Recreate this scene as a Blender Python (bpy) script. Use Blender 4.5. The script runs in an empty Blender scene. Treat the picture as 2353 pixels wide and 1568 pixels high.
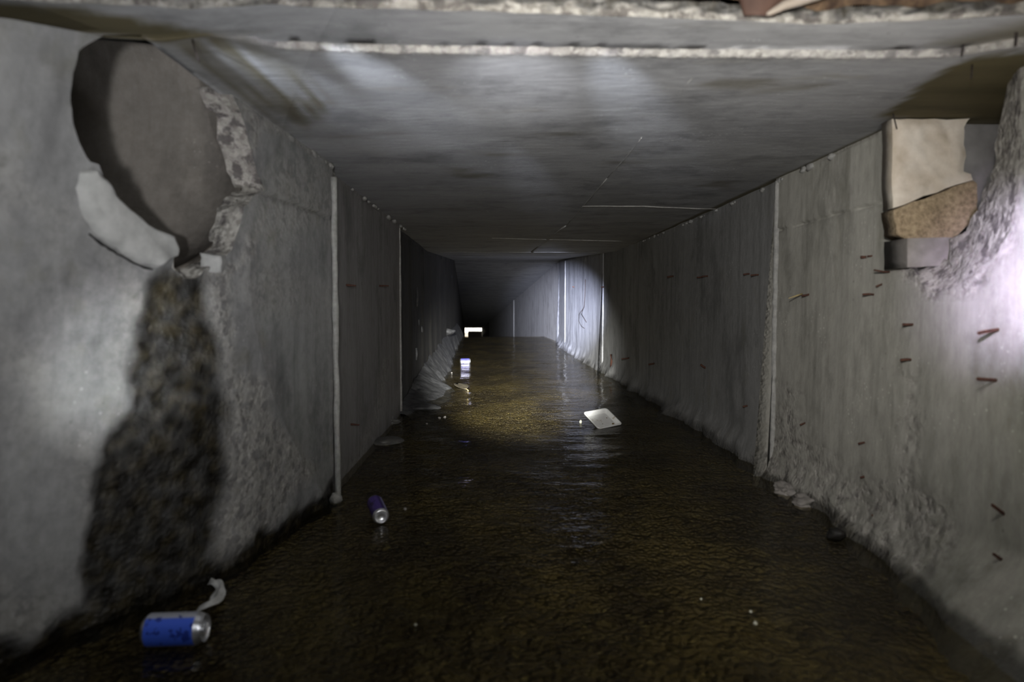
import bpy, bmesh, math, random
from mathutils import Vector, Matrix, noise
from mathutils.geometry import delaunay_2d_cdt
random.seed(7)
SC = bpy.context.scene
COL = SC.collection

# ------------------------------------------------------------------ camera
W, H, LENS, SENSOR = 2353, 1568, 24.0, 36.0
FPX = LENS / SENSOR * W
EYE = Vector((0.0, 0.0, 0.70))
PITCH = math.atan(84.0 / FPX)
YAW = math.atan(21.5 / FPX)
cam_d = bpy.data.cameras.new('camera')
cam_d.lens = LENS; cam_d.sensor_width = SENSOR; cam_d.clip_start = 0.02; cam_d.clip_end = 300
cam = bpy.data.objects.new('camera', cam_d); COL.objects.link(cam)
cam.location = EYE
cam.rotation_euler = (math.pi / 2 - PITCH, 0, -YAW)
SC.camera = cam
cam_d.dof.use_dof = True
cam_d.dof.focus_distance = 4.5
cam_d.dof.aperture_fstop = 2.6
CAMR = cam.rotation_euler.to_matrix()

# ------------------------------------------------------------------ world, exposure, lamps
wd = bpy.data.worlds.new('daylight'); SC.world = wd; wd.use_nodes = True
wd.node_tree.nodes['Background'].inputs[0].default_value = (1.0, 0.93, 0.80, 1)
wd.node_tree.nodes['Background'].inputs[1].default_value = 4.5
SC.view_settings.view_transform = 'Standard'
SC.view_settings.look = 'None'
SC.view_settings.gamma = 1.0
SC.view_settings.use_curve_mapping = False
SC.view_settings.exposure = 0.0

def aim(o, target):
    o.rotation_euler = (Vector(target) - o.location).to_track_quat('-Z', 'Y').to_euler()

def lamp(name, kind, loc, energy, col=(1, 1, 1), target=None, size=0.03, angle=60, blend=1.0):
    l = bpy.data.lights.new(name, kind); l.energy = energy; l.color = col
    if kind == 'AREA':
        l.size = size
    else:
        l.shadow_soft_size = size
    if kind == 'SPOT':
        l.spot_size = math.radians(angle); l.spot_blend = blend
    o = bpy.data.objects.new(name, l); COL.objects.link(o); o.location = loc
    if target is not None: aim(o, target)
    return o

# torch held beside the camera, its beam down the tunnel
lamp('torch_beam', 'SPOT', (-0.05, -0.05, 0.90), 15000, (0.96, 0.96, 0.92), (0.22, 8.0, 0.05), 0.03, 18, 1.0)
lamp('torch_core', 'SPOT', (-0.05, -0.05, 0.90), 46000, (0.68, 0.74, 1.0), (0.54, 8.0, 0.60), 0.03, 10.4, 1.0)
# wide spill of the same torch
lamp('torch_spill', 'SPOT', (-0.05, -0.05, 0.90), 160, (1.0, 0.97, 0.93), (0.85, 4.0, 0.80), 0.04, 66, 1.0)
# second torch by the right wall, pointed at it
lamp('side_torch', 'SPOT', (0.72, 1.02, 0.80), 62, (0.78, 0.71, 1.0), (1.10, 1.40, 0.76), 0.02, 46, 1.0)
lamp('side_torch_spill', 'POINT', (0.72, 1.02, 0.80), 5.5, (1.0, 0.97, 0.93), None, 0.03)
# third torch low on the left, shining into the pipe
lamp('left_torch', 'SPOT', (-0.19, -0.02, 0.72), 46, (0.97, 0.98, 1.0), (-0.82, 1.75, 0.86), 0.025, 70, 1.0)
# added area fill standing in for daylight from an unseen opening
lamp('opening_fill', 'AREA', (0.25, -0.25, 1.30), 3.0, (0.96, 0.98, 1.0), (-0.45, 1.3, 0.45), 0.6)
# spots added in mid-air, standing in for torchlight reflected off the water
lamp('added_glint_a', 'SPOT', (-0.42, 1.02, 1.095), 46.0, (0.80, 0.87, 1.0), (-0.24, 1.66, 1.2), 0.01, 19, 1.0)
lamp('added_glint_b', 'SPOT', (-0.02, 0.95, 0.80), 26.0, (0.90, 0.92, 1.0), (0.03, 1.58, 1.2), 0.02, 30, 1.0)
lamp('added_glint_c', 'SPOT', (0.05, 0.98, 1.080), 54.0, (0.80, 0.86, 1.0), (0.33, 1.76, 1.2), 0.01, 17, 1.0)
lamp('added_glint_f', 'SPOT', (-0.66, 1.00, 1.06), 36.0, (0.80, 0.87, 1.0), (-0.44, 1.66, 1.2), 0.01, 20, 1.0)
lamp('added_glint_g', 'SPOT', (-0.10, 1.30, 1.06), 45.0, (0.80, 0.84, 1.0), (0.13, 2.9, 1.2), 0.01, 9, 1.0)
lamp('added_glint_d', 'SPOT', (0.20, 0.30, 0.45), 110, (0.94, 0.98, 1.0), (-0.80, 1.47, 0.58), 0.02, 18, 1.0)
lamp('added_glint_e', 'SPOT', (-0.10, 0.90, 0.20), 17.0, (0.93, 0.95, 1.0), (-0.15, 1.75, 1.2), 0.04, 100, 1.0)

# ------------------------------------------------------------------ measuring helpers
def ray(px, py):
    return (CAMR @ Vector(((px - W / 2) / FPX, -(py - H / 2) / FPX, -1.0)))
def on_z(px, py, z):
    d = ray(px, py); k = (z - EYE.z) / d.z
    return EYE + d * k
def on_y(px, py, y):
    d = ray(px, py); return EYE + d * (y / d.y)
def proj(p):
    v = CAMR.transposed() @ (Vector(p) - EYE)
    if v.z > -1e-4: return (-9999, -9999)
    return (W / 2 + FPX * v.x / -v.z, H / 2 - FPX * v.y / -v.z)
def on_wall(px, py, fx):
    """point where the sight line meets the wall x = fx(y, z)"""
    d = ray(px, py); lo, hi = 0.05, 80.0
    s = 1 if d.x > 0 else -1
    for _ in range(60):
        m = (lo + hi) / 2; p = EYE + d * m
        if (p.x - fx(p.y, p.z)) * s > 0: hi = m
        else: lo = m
    return EYE + d * hi
def lerp_table(tab, v):
    if v <= tab[0][0]: return tab[0][1]
    for (a, fa), (b, fb) in zip(tab, tab[1:]):
        if v <= b: return fa + (fb - fa) * (v - a) / (b - a)
    return tab[-1][1]
def soft_table(tab, v):
    return sum(lerp_table(tab, v + d * 0.05) * w for d, w in ((-3, 1), (-2, 2), (-1, 3), (0, 4), (1, 3), (2, 2), (3, 1))) / 16.0
def nz(p, s, o=0.0):
    return noise.noise(Vector((p[0] * s + o, p[1] * s - o, p[2] * s + 2 * o)))
def fbm(p, s, o=0.0, n=4):
    a, t = 1.0, 0.0
    for i in range(n):
        t += a * nz(p, s, o + i * 7.3); s *= 2.0; a *= 0.5
    return t
def in_poly(x, y, poly):
    c = False; j = len(poly) - 1
    for i in range(len(poly)):
        xi, yi = poly[i]; xj, yj = poly[j]
        if (yi > y) != (yj > y) and x < (xj - xi) * (y - yi) / (yj - yi) + xi: c = not c
        j = i
    return c
def seg_dist(x, y, poly, closed=True):
    b = 1e9; n = len(poly)
    for i in range(n if closed else n - 1):
        ax, ay = poly[i]; bx, by = poly[(i + 1) % n]
        dx, dy = bx - ax, by - ay; L = dx * dx + dy * dy + 1e-9
        t = max(0, min(1, ((x - ax) * dx + (y - ay) * dy) / L))
        b = min(b, math.hypot(x - ax - t * dx, y - ay - t * dy))
    return b
def soft_in(x, y, poly, w):
    """0..1, one inside, fading over w pixels around the edge"""
    d = seg_dist(x, y, poly)
    if not in_poly(x, y, poly): d = -d
    return max(0.0, min(1.0, 0.5 + d / w))

# ------------------------------------------------------------------ materials
def new_mat(name):
    m = bpy.data.materials.new(name); m.use_nodes = True
    nt = m.node_tree; b = nt.nodes['Principled BSDF']
    return m, nt, b
def node(nt, t, **kw):
    n = nt.nodes.new(t)
    for k, v in kw.items():
        if isinstance(k, str) and hasattr(n, k): setattr(n, k, v)
    return n
def mixc(nt, fac, a, b):
    n = nt.nodes.new('ShaderNodeMix'); n.data_type = 'RGBA'
    for sock, v in ((n.inputs[0], fac), (n.inputs[6], a), (n.inputs[7], b)):
        if hasattr(v, 'links'): nt.links.new(v, sock)
        elif isinstance(v, (tuple, list)): sock.default_value = (*v[:3], 1)
        else: sock.default_value = v
    return n.outputs[2]
def maprange(nt, v, a, b, c=0.0, d=1.0):
    n = nt.nodes.new('ShaderNodeMapRange'); n.inputs[1].default_value = a; n.inputs[2].default_value = b
    n.inputs[3].default_value = c; n.inputs[4].default_value = d
    nt.links.new(v, n.inputs[0]); return n.outputs[0]
def math_n(nt, op, a, b):
    n = nt.nodes.new('ShaderNodeMath'); n.operation = op
    for s, v in ((n.inputs[0], a), (n.inputs[1], b)):
        if hasattr(v, 'links'): nt.links.new(v, s)
        else: s.default_value = v
    return n.outputs[0]
def texnoise(nt, scale, detail=6, stretch=(1, 1, 1), rough=0.6):
    tc = nt.nodes.new('ShaderNodeTexCoord'); mp = nt.nodes.new('ShaderNodeMapping')
    mp.inputs['Scale'].default_value = stretch
    nt.links.new(tc.outputs['Object'], mp.inputs[0])
    n = nt.nodes.new('ShaderNodeTexNoise'); n.inputs['Scale'].default_value = scale
    n.inputs['Detail'].default_value = detail; n.inputs['Roughness'].default_value = rough
    nt.links.new(mp.outputs[0], n.inputs['Vector']); return n.outputs[0]
def texvor(nt, scale, out='Distance', stretch=(1, 1, 1), rnd=1.0):
    tc = nt.nodes.new('ShaderNodeTexCoord'); mp = nt.nodes.new('ShaderNodeMapping')
    mp.inputs['Scale'].default_value = stretch
    nt.links.new(tc.outputs['Object'], mp.inputs[0])
    n = nt.nodes.new('ShaderNodeTexVoronoi'); n.inputs['Scale'].default_value = scale
    nt.links.new(mp.outputs[0], n.inputs['Vector']); return n.outputs[out]
def bump(nt, b, h, strength, dist):
    n = nt.nodes.new('ShaderNodeBump'); n.inputs['Strength'].default_value = strength
    n.inputs['Distance'].default_value = dist
    nt.links.new(h, n.inputs['Height']); nt.links.new(n.outputs[0], b.inputs['Normal'])

def concrete(name, c1, c2, streak=(1, 1, 1), rough=0.85, pits=0.35, patina=(0.16, 0.15, 0.09), patina_amt=0.35):
    m, nt, b = new_mat(name)
    big = texnoise(nt, 2.2, 8, streak)
    fine = texnoise(nt, 34, 6, streak, 0.7)
    c = mixc(nt, maprange(nt, big, 0.32, 0.68), c1, c2)
    c = mixc(nt, maprange(nt, fine, 0.30, 0.75, 0.0, 0.55), c, tuple(min(1, x * 1.45) for x in c2))
    spots = texnoise(nt, 7.5, 6, streak)
    c = mixc(nt, maprange(nt, spots, 0.58, 0.74, 0.0, patina_amt), c, patina)
    pit = texvor(nt, 26)
    pitn = texnoise(nt, 5, 2)
    pf = math_n(nt, 'MULTIPLY', maprange(nt, pit, 0.05, 0.14, 1.0, 0.0), maprange(nt, pitn, 0.55, 0.65, 0.0, pits))
    c = mixc(nt, pf, c, (0.02, 0.018, 0.015))
    drip = texnoise(nt, 1.0, 5, (16 * streak[0], 16 * streak[1], 1.1) if name != 'concrete_ceiling' else (2.5, 14, 1))
    c = mixc(nt, maprange(nt, drip, 0.50, 0.72, 0.0, 0.45 if name != 'concrete_ceiling' else 0.22), c, tuple(x * 0.50 for x in c1))
    c = mixc(nt, maprange(nt, drip, 0.44, 0.26, 0.0, 0.35 if name != 'concrete_ceiling' else 0.15), c, tuple(min(1, x * 1.45) for x in c2))
    sp1 = texvor(nt, 48); spn = texnoise(nt, 4.2, 4)
    sf = math_n(nt, 'MULTIPLY', maprange(nt, sp1, 0.10, 0.22, 1.0, 0.0), maprange(nt, spn, 0.52, 0.66, 0.0, 0.85))
    c = mixc(nt, sf, c, tuple(min(1, x * 1.8) for x in c2))
    grime = texnoise(nt, 3.1, 7, (1, 1.3, 0.8), 0.7)
    c = mixc(nt, maprange(nt, grime, 0.51, 0.66, 0.0, 0.62), c, tuple(x * 0.55 for x in c1))
    at = nt.nodes.new('ShaderNodeAttribute'); at.attribute_name = 'mask'
    sp = nt.nodes.new('ShaderNodeSeparateColor'); nt.links.new(at.outputs['Color'], sp.inputs[0])
    # light, broken aggregate
    ag = texvor(nt, 85, 'Color'); ags = nt.nodes.new('ShaderNodeSeparateColor'); nt.links.new(ag, ags.inputs[0])
    agc = mixc(nt, maprange(nt, ags.outputs[0], 0.0, 1.0), (0.26, 0.245, 0.22), (0.47, 0.45, 0.41))
    agc = mixc(nt, maprange(nt, texnoise(nt, 30, 4), 0.51, 0.60, 0.0, 0.8), agc, (0.085, 0.075, 0.075))
    c = mixc(nt, sp.outputs[2], c, agc)
    # olive form stain
    ol = mixc(nt, maprange(nt, texnoise(nt, 6, 5, streak), 0.3, 0.7), (0.062, 0.051, 0.020), (0.110, 0.090, 0.042))
    c = mixc(nt, sp.outputs[1], c, ol)
    # wet, algae-brown seep
    we = mixc(nt, maprange(nt, texnoise(nt, 22, 6), 0.45, 0.72), (0.006, 0.005, 0.0035), (0.048, 0.039, 0.021))
    c = mixc(nt, sp.outputs[0], c, we)
    nt.links.new(c, b.inputs['Base Color'])
    r = math_n(nt, 'SUBTRACT', rough, math_n(nt, 'MULTIPLY', sp.outputs[0], 0.45))
    nt.links.new(r, b.inputs['Roughness'])
    b.inputs['Specular IOR Level'].default_value = 0.35
    h = math_n(nt, 'ADD', math_n(nt, 'MULTIPLY', fine, 0.5), math_n(nt, 'MULTIPLY', big, 0.5))
    rg = math_n(nt, 'MULTIPLY', math_n(nt, 'ADD', sp.outputs[2], sp.outputs[0]), math_n(nt, 'ADD', math_n(nt, 'MULTIPLY', texvor(nt, 75), 0.8), math_n(nt, 'MULTIPLY', texnoise(nt, 70, 5), 1.2)))
    h = math_n(nt, 'ADD', h, rg)
    bump(nt, b, h, 0.6, 0.009)
    return m

def plain(name, c1, c2, scale=20, rough=0.7, metal=0.0, bumpd=0.004, spec=0.4):
    m, nt, b = new_mat(name)
    n = texnoise(nt, scale, 6)
    nt.links.new(mixc(nt, maprange(nt, n, 0.35, 0.65), c1, c2), b.inputs['Base Color'])
    b.inputs['Roughness'].default_value = rough; b.inputs['Metallic'].default_value = metal
    b.inputs['Specular IOR Level'].default_value = spec
    bump(nt, b, n, 0.5, bumpd)
    return m

M = {}
M['left'] = concrete('concrete_left', (0.13, 0.13, 0.13), (0.25, 0.248, 0.245))
M['right'] = concrete('concrete_right', (0.24, 0.235, 0.20), (0.36, 0.35, 0.315), (1, 1, 0.45))
M['ceil'] = concrete('concrete_ceiling', (0.20, 0.20, 0.205), (0.31, 0.31, 0.31), (0.45, 1.6, 1), patina=(0.15, 0.125, 0.06))
M['far'] = concrete('concrete_far', (0.22, 0.22, 0.23), (0.36, 0.36, 0.37), (1, 2.2, 0.35))
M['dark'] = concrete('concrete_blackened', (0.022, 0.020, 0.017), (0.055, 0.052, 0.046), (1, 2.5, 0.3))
M['pipe'] = concrete('concrete_pipe', (0.22, 0.20, 0.175), (0.30, 0.27, 0.24), patina_amt=0.1)
M['bead'] = plain('mortar', (0.28, 0.275, 0.26), (0.42, 0.41, 0.39), 45, 0.9)
M['beaddim'] = plain('mortar_dim', (0.22, 0.22, 0.21), (0.33, 0.325, 0.31), 45, 0.9)
M['chunk'] = plain('pale_concrete', (0.33, 0.33, 0.315), (0.43, 0.425, 0.41), 30, 0.85)
M['earth'] = plain('brown_earth', (0.035, 0.020, 0.012), (0.16, 0.105, 0.06), 30, 0.95, bumpd=0.02)
M['plaster'] = plain('beige_mortar', (0.42, 0.36, 0.28), (0.62, 0.57, 0.49), 14, 0.9)
M['sand'] = plain('sandy_grout', (0.17, 0.125, 0.075), (0.34, 0.265, 0.17), 90, 0.95, bumpd=0.006)
M['grey'] = plain('grey_block', (0.17, 0.155, 0.14), (0.25, 0.235, 0.22), 18, 0.85)
M['rust'] = plain('rust', (0.040, 0.016, 0.011), (0.095, 0.040, 0.024), 120, 0.9, bumpd=0.001)
M['wire'] = plain('dark_wire', (0.014, 0.011, 0.010), (0.032, 0.022, 0.018), 90, 0.8, bumpd=0.0005)
M['straw'] = plain('dry_straw', (0.32, 0.25, 0.11), (0.45, 0.36, 0.18), 60, 0.8, bumpd=0.0005)
M['silt'] = plain('grey_silt', (0.050, 0.050, 0.052), (0.125, 0.125, 0.128), 16, 0.8, bumpd=0.02)
M['stone'] = plain('wet_stone', (0.07, 0.07, 0.065), (0.16, 0.155, 0.145), 22, 0.5, bumpd=0.01)
M['black'] = plain('black_stone', (0.006, 0.006, 0.006), (0.016, 0.014, 0.012), 22, 0.6, bumpd=0.01)
M['paper'] = plain('wet_paper', (0.34, 0.34, 0.32), (0.62, 0.62, 0.60), 26, 0.8, bumpd=0.006)
M['alu'] = plain('brushed_aluminium', (0.70, 0.71, 0.74), (0.85, 0.86, 0.90), 60, 0.30, 0.9, 0.0006)
M['leaf'] = plain('dead_leaf', (0.06, 0.05, 0.032), (0.12, 0.10, 0.065), 40, 0.7, bumpd=0.002)
M['scrap'] = plain('red_brown_scrap', (0.050, 0.026, 0.018), (0.085, 0.046, 0.032), 12, 0.75, bumpd=0.003)
M['scraprim'] = plain('pale_scrap_rim', (0.24, 0.20, 0.16), (0.34, 0.29, 0.24), 12, 0.75, bumpd=0.003)
M['panel'] = plain('dark_steel', (0.012, 0.010, 0.009), (0.03, 0.024, 0.02), 6, 0.7, 0.3)
M['fleck'] = plain('pale_fleck', (0.50, 0.50, 0.40), (0.70, 0.70, 0.58), 60, 0.7, bumpd=0.001)

def can_mat(name, main, patch, dark, seed):
    m, nt, b = new_mat(name)
    tc = nt.nodes.new('ShaderNodeTexCoord'); sx = nt.nodes.new('ShaderNodeSeparateXYZ')
    nt.links.new(tc.outputs['Object'], sx.inputs[0])
    ang = math_n(nt, 'ARCTAN2', sx.outputs[1], sx.outputs[2])
    band = maprange(nt, math_n(nt, 'SINE', math_n(nt, 'ADD', math_n(nt, 'MULTIPLY', ang, 2.0), seed), 0.0), 0.25, 0.55)
    c = mixc(nt, band, main, patch)
    c = mixc(nt, maprange(nt, texnoise(nt, 38, 3), 0.56, 0.60, 0.0, 0.85), c, dark)
    nt.links.new(c, b.inputs['Base Color'])
    b.inputs['Metallic'].default_value = 0.35; b.inputs['Roughness'].default_value = 0.32
    return m
M['can_a'] = can_mat('blue_can_print', (0.07, 0.16, 0.85), (0.58, 0.60, 0.68), (0.02, 0.04, 0.30), 0.6)
M['can_b'] = can_mat('purple_can_print', (0.045, 0.02, 0.16), (0.10, 0.06, 0.30), (0.02, 0.01, 0.06), 0.2)
M['can_c'] = can_mat('lavender_can_print', (0.16, 0.16, 0.75), (0.72, 0.72, 0.95), (0.10, 0.10, 0.60), 1.1)

def foam_mat():
    m, nt, b = new_mat('white_foam')
    c = mixc(nt, maprange(nt, texnoise(nt, 45, 4), 0.3, 0.7), (0.80, 0.80, 0.78), (0.88, 0.88, 0.86))
    c = mixc(nt, maprange(nt, texnoise(nt, 20, 3), 0.60, 0.70, 0.0, 0.8), c, (0.33, 0.24, 0.12))
    nt.links.new(c, b.inputs['Base Color']); b.inputs['Roughness'].default_value = 0.6
    return m
M['foam'] = foam_mat()

def bed_mat():
    m, nt, b = new_mat('stream_bed')
    big = texnoise(nt, 2.6, 5, (1, 0.6, 1)); fine = texnoise(nt, 30, 5)
    c = mixc(nt, maprange(nt, big, 0.42, 0.62), (0.052, 0.038, 0.021), (0.230, 0.185, 0.072))
    c = mixc(nt, maprange(nt, fine, 0.38, 0.66, 0.0, 0.55), c, (0.13, 0.105, 0.045))
    v = texvor(nt, 90, 'Color'); vs = nt.nodes.new('ShaderNodeSeparateColor'); nt.links.new(v, vs.inputs[0])
    c = mixc(nt, maprange(nt, vs.outputs[0], 0.55, 1.0, 0.0, 0.5), c, (0.012, 0.010, 0.008))
    c = mixc(nt, maprange(nt, vs.outputs[1], 0.955, 0.98, 0.0, 0.6), c, (0.34, 0.29, 0.12))  # yellow pebble flecks, put into the colour to pass as sparkles
    v3 = texvor(nt, 26, 'Color'); vs3 = nt.nodes.new('ShaderNodeSeparateColor'); nt.links.new(v3, vs3.inputs[0])
    c = mixc(nt, maprange(nt, vs3.outputs[0], 0.80, 1.0, 0.0, 0.55), c, (0.22, 0.185, 0.08))
    nt.links.new(c, b.inputs['Base Color']); b.inputs['Roughness'].default_value = 0.42
    h = math_n(nt, 'ADD', math_n(nt, 'MULTIPLY', texvor(nt, 60), -0.9), math_n(nt, 'ADD', fine, math_n(nt, 'MULTIPLY', texvor(nt, 22), -1.2)))
    bump(nt, b, h, 1.0, 0.045)
    return m
M['bed'] = bed_mat()

def water_mat():
    m = bpy.data.materials.new('shallow_water'); m.use_nodes = True
    nt = m.node_tree; nt.nodes.clear()
    out = nt.nodes.new('ShaderNodeOutputMaterial'); mx = nt.nodes.new('ShaderNodeMixShader')
    tr = nt.nodes.new('ShaderNodeBsdfTransparent'); gl = nt.nodes.new('ShaderNodeBsdfGlossy')
    fr = nt.nodes.new('ShaderNodeFresnel'); fr.inputs['IOR'].default_value = 1.33
    tr.inputs[0].default_value = (0.88, 0.84, 0.72, 1); gl.inputs['Roughness'].default_value = 0.04
    n1 = texnoise(nt, 7, 4, (0.7, 1.25, 1)); n2 = texnoise(nt, 34, 3, (0.8, 1.2, 1))
    patch = maprange(nt, texnoise(nt, 1.4, 2), 0.42, 0.62, 0.25, 1.0)
    h = math_n(nt, 'MULTIPLY', math_n(nt, 'ADD', n1, math_n(nt, 'MULTIPLY', n2, 0.16)), patch)
    bp = nt.nodes.new('ShaderNodeBump'); bp.inputs['Strength'].default_value = 0.45; bp.inputs['Distance'].default_value = 0.03
    nt.links.new(h, bp.inputs['Height'])
    nt.links.new(bp.outputs[0], gl.inputs['Normal']); nt.links.new(bp.outputs[0], fr.inputs['Normal'])
    nt.links.new(math_n(nt, 'MULTIPLY', fr.outputs[0], 0.55), mx.inputs[0]); nt.links.new(tr.outputs[0], mx.inputs[1]); nt.links.new(gl.outputs[0], mx.inputs[2])
    nt.links.new(mx.outputs[0], out.inputs[0])
    return m
M['water'] = water_mat()

# ------------------------------------------------------------------ object helpers
def link_mesh(name, verts, faces, mat, parent=None, smooth=True, mask=None, kind=None):
    me = bpy.data.meshes.new(name); me.from_pydata([tuple(v) for v in verts], [], faces)
    me.validate(); me.update()
    mats = mat if isinstance(mat, (list, tuple)) else [mat]
    for mm in mats: me.materials.append(mm)
    for p in me.polygons: p.use_smooth = smooth
    if mask is not None:
        a = me.attributes.new('mask', 'FLOAT_COLOR', 'POINT')
        for i, c in enumerate(mask): a.data[i].color = (c[0], c[1], c[2], 1)
    o = bpy.data.objects.new(name, me); COL.objects.link(o)
    if parent is not None: o.parent = parent
    if kind: o['kind'] = kind
    return o
def from_bm(name, bm, mat, parent=None, smooth=True):
    me = bpy.data.meshes.new(name); bmesh.ops.recalc_face_normals(bm, faces=bm.faces[:]); bm.to_mesh(me); bm.free()
    mats = mat if isinstance(mat, (list, tuple)) else [mat]
    for mm in mats: me.materials.append(mm)
    for p in me.polygons: p.use_smooth = smooth
    o = bpy.data.objects.new(name, me); COL.objects.link(o)
    if parent is not None: o.parent = parent
    return o
def tag(o, label, cat=None, group=None, kind=None):
    o['label'] = label
    if cat: o['category'] = cat
    if group: o['group'] = group
    if kind: o['kind'] = kind
    return o
def empty(name, loc=(0, 0, 0), rot=None):
    o = bpy.data.objects.new(name, None); COL.objects.link(o); o.location = loc
    o.empty_display_size = 0.05
    if rot is not None: o.rotation_euler = rot
    return o
def grid_faces(nr, nc):
    return [(r * nc + c, r * nc + c + 1, (r + 1) * nc + c + 1, (r + 1) * nc + c) for r in range(nr - 1) for c in range(nc - 1)]
def tube(name, pts, rads, mat, parent=None, n=8):
    pts = [Vector(p) for p in pts]; verts = []; faces = []
    if not isinstance(rads, (list, tuple)): rads = [rads] * len(pts)
    up = Vector((0.13, 0.2, 1)).normalized()
    for i, p in enumerate(pts):
        t = (pts[min(i + 1, len(pts) - 1)] - pts[max(i - 1, 0)]).normalized()
        a = t.cross(up)
        if a.length < 0.05: a = t.cross(Vector((1, 0, 0)))
        a.normalize(); b = t.cross(a)
        for k in range(n):
            th = 2 * math.pi * k / n
            verts.append(p + (a * math.cos(th) + b * math.sin(th)) * rads[i])
    for i in range(len(pts) - 1):
        for k in range(n):
            faces.append((i * n + k, i * n + (k + 1) % n, (i + 1) * n + (k + 1) % n, (i + 1) * n + k))
    faces.append(tuple(range(n))[::-1]); faces.append(tuple((len(pts) - 1) * n + k for k in range(n)))
    return link_mesh(name, verts, faces, mat, parent)
def lump(name, centre, size, mat, seed, rough=0.25, sub=3, parent=None, rotz=0.0):
    bm = bmesh.new(); bmesh.ops.create_icosphere(bm, subdivisions=sub, radius=1.0)
    for v in bm.verts:
        p = v.co.copy()
        k = 1 + rough * fbm(p, 1.1, seed) + rough * 0.3 * nz(p, 4.0, seed)
        q = Vector((p.x * size[0], p.y * size[1], p.z * size[2])) * k
        v.co = q
    o = from_bm(name, bm, mat, parent)
    o.location = centre; o.rotation_euler = (0, 0, rotz)
    return o

# ------------------------------------------------------------------ wall surfaces (x as a function of depth and height)
LB = [(0.4, -1.25), (1.0, -1.12), (1.3, -1.00), (1.48, -0.88), (1.62, -0.785), (1.82, -0.706), (2.2, -0.645), (2.46, -0.612), (2.8, -0.57)]
LT = [(0.4, -0.92), (0.8, -0.84), (1.0, -0.80), (1.22, -0.735), (1.54, -0.655), (1.9, -0.632), (2.46, -0.606), (2.8, -0.59)]
def fx_left_near(y, z):
    t = max(-0.1, min(1.1, z / 1.2)); return soft_table(LB, y) * (1 - t) + soft_table(LT, y) * t
def fx_left_mid(y, z):
    return lerp_table([(2.4, -0.645), (4.35, -0.652)], y)
def fx_left_far(y, z):
    return lerp_table([(4.3, -0.69), (7.0, -0.715), (9.0, -0.77), (12.5, -0.875)], y)
def fx_right_near(y, z):
    base = 1.098
    toe = max(0.0, 0.16 - z) / 0.16
    return base - toe * lerp_table([(1.1, 0.13), (1.5, 0.09), (1.8, 0.015), (2.3, 0.0)], y)
def fx_right_mid(y, z): return lerp_table([(2.7, 1.112), (4.0, 1.118), (7.1, 1.047)], y)
def fx_right_far(y, z): return lerp_table([(7.0, 1.046), (10.6, 0.975), (12.5, 1.03)], y)

# ceiling heights
Y_BEND = 12.5
def ceil_z(y): return 1.2 + max(0.0, y - 6.5) * 0.05
FRONT = [(-60, -36), (300, -18), (700, 0), (1000, 8), (1300, 18), (1600, 30), (1720, 33), (1850, 42), (1950, 39), (2100, 34), (2353, 18), (2450, 12)]
STEP = [(-60, 74), (0, 76), (240, 92), (380, 99), (480, 86), (650, 112), (900, 121), (1200, 124), (1600, 131), (2000, 133), (2180, 130), (2260, 118), (2340, 104), (2450, 90)]
front_xy = [(p.x, p.y) for p in (on_z(a, b, 1.222) for a, b in FRONT)]
step_xy = [(p.x, p.y) for p in (on_z(a, b, 1.20) for a, b in STEP)]
def y_front(x): return lerp_table(front_xy, x) + 0.006 * nz((x * 14, 0, 0), 1.0, 3)
def y_step(x): return max(lerp_table(step_xy, x), lerp_table(front_xy, x) + 0.05)

def steps(a, b, d0, k):
    out = [a]
    while out[-1] < b - 1e-6:
        out.append(min(b, out[-1] + max(d0, k * out[-1])))
    return out

# ---- left near wall: notch broken through under the ceiling
L_HOLE = [(236, 84), (205, 96), (182, 120), (168, 170), (160, 232), (168, 285), (182, 325), (206, 372), (224, 384), (240, 415), (262, 455),
          (300, 492), (345, 524), (392, 546), (402, 575), (398, 612), (425, 640), (452, 642), (470, 616), (505, 600), (532, 575), (548, 530),
          (560, 480), (582, 452), (604, 436), (588, 396), (574, 345), (560, 290), (545, 250), (532, 216), (515, 190)]
R_HOLE = [(2054, 268), (2062, 300), (2062, 380), (2058, 440), (2058, 480), (2070, 550), (2090, 610), (2112, 646), (2146, 676), (2190, 662), (2240, 634),
          (2285, 590), (2318, 530), (2338, 450), (2344, 360), (2344, 250), (2346, 180), (2344, 120), (2338, 92)]
R_HOLE_IN = [(2110, 270), (2106, 310), (2104, 380), (2100, 440), (2082, 480), (2098, 530), (2106, 560), (2106, 602), (2140, 600), (2182, 594), (2182, 552),
             (2216, 530), (2246, 486), (2250, 450), (2284, 390), (2292, 330), (2304, 250), (2318, 190), (2334, 140)]

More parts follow.
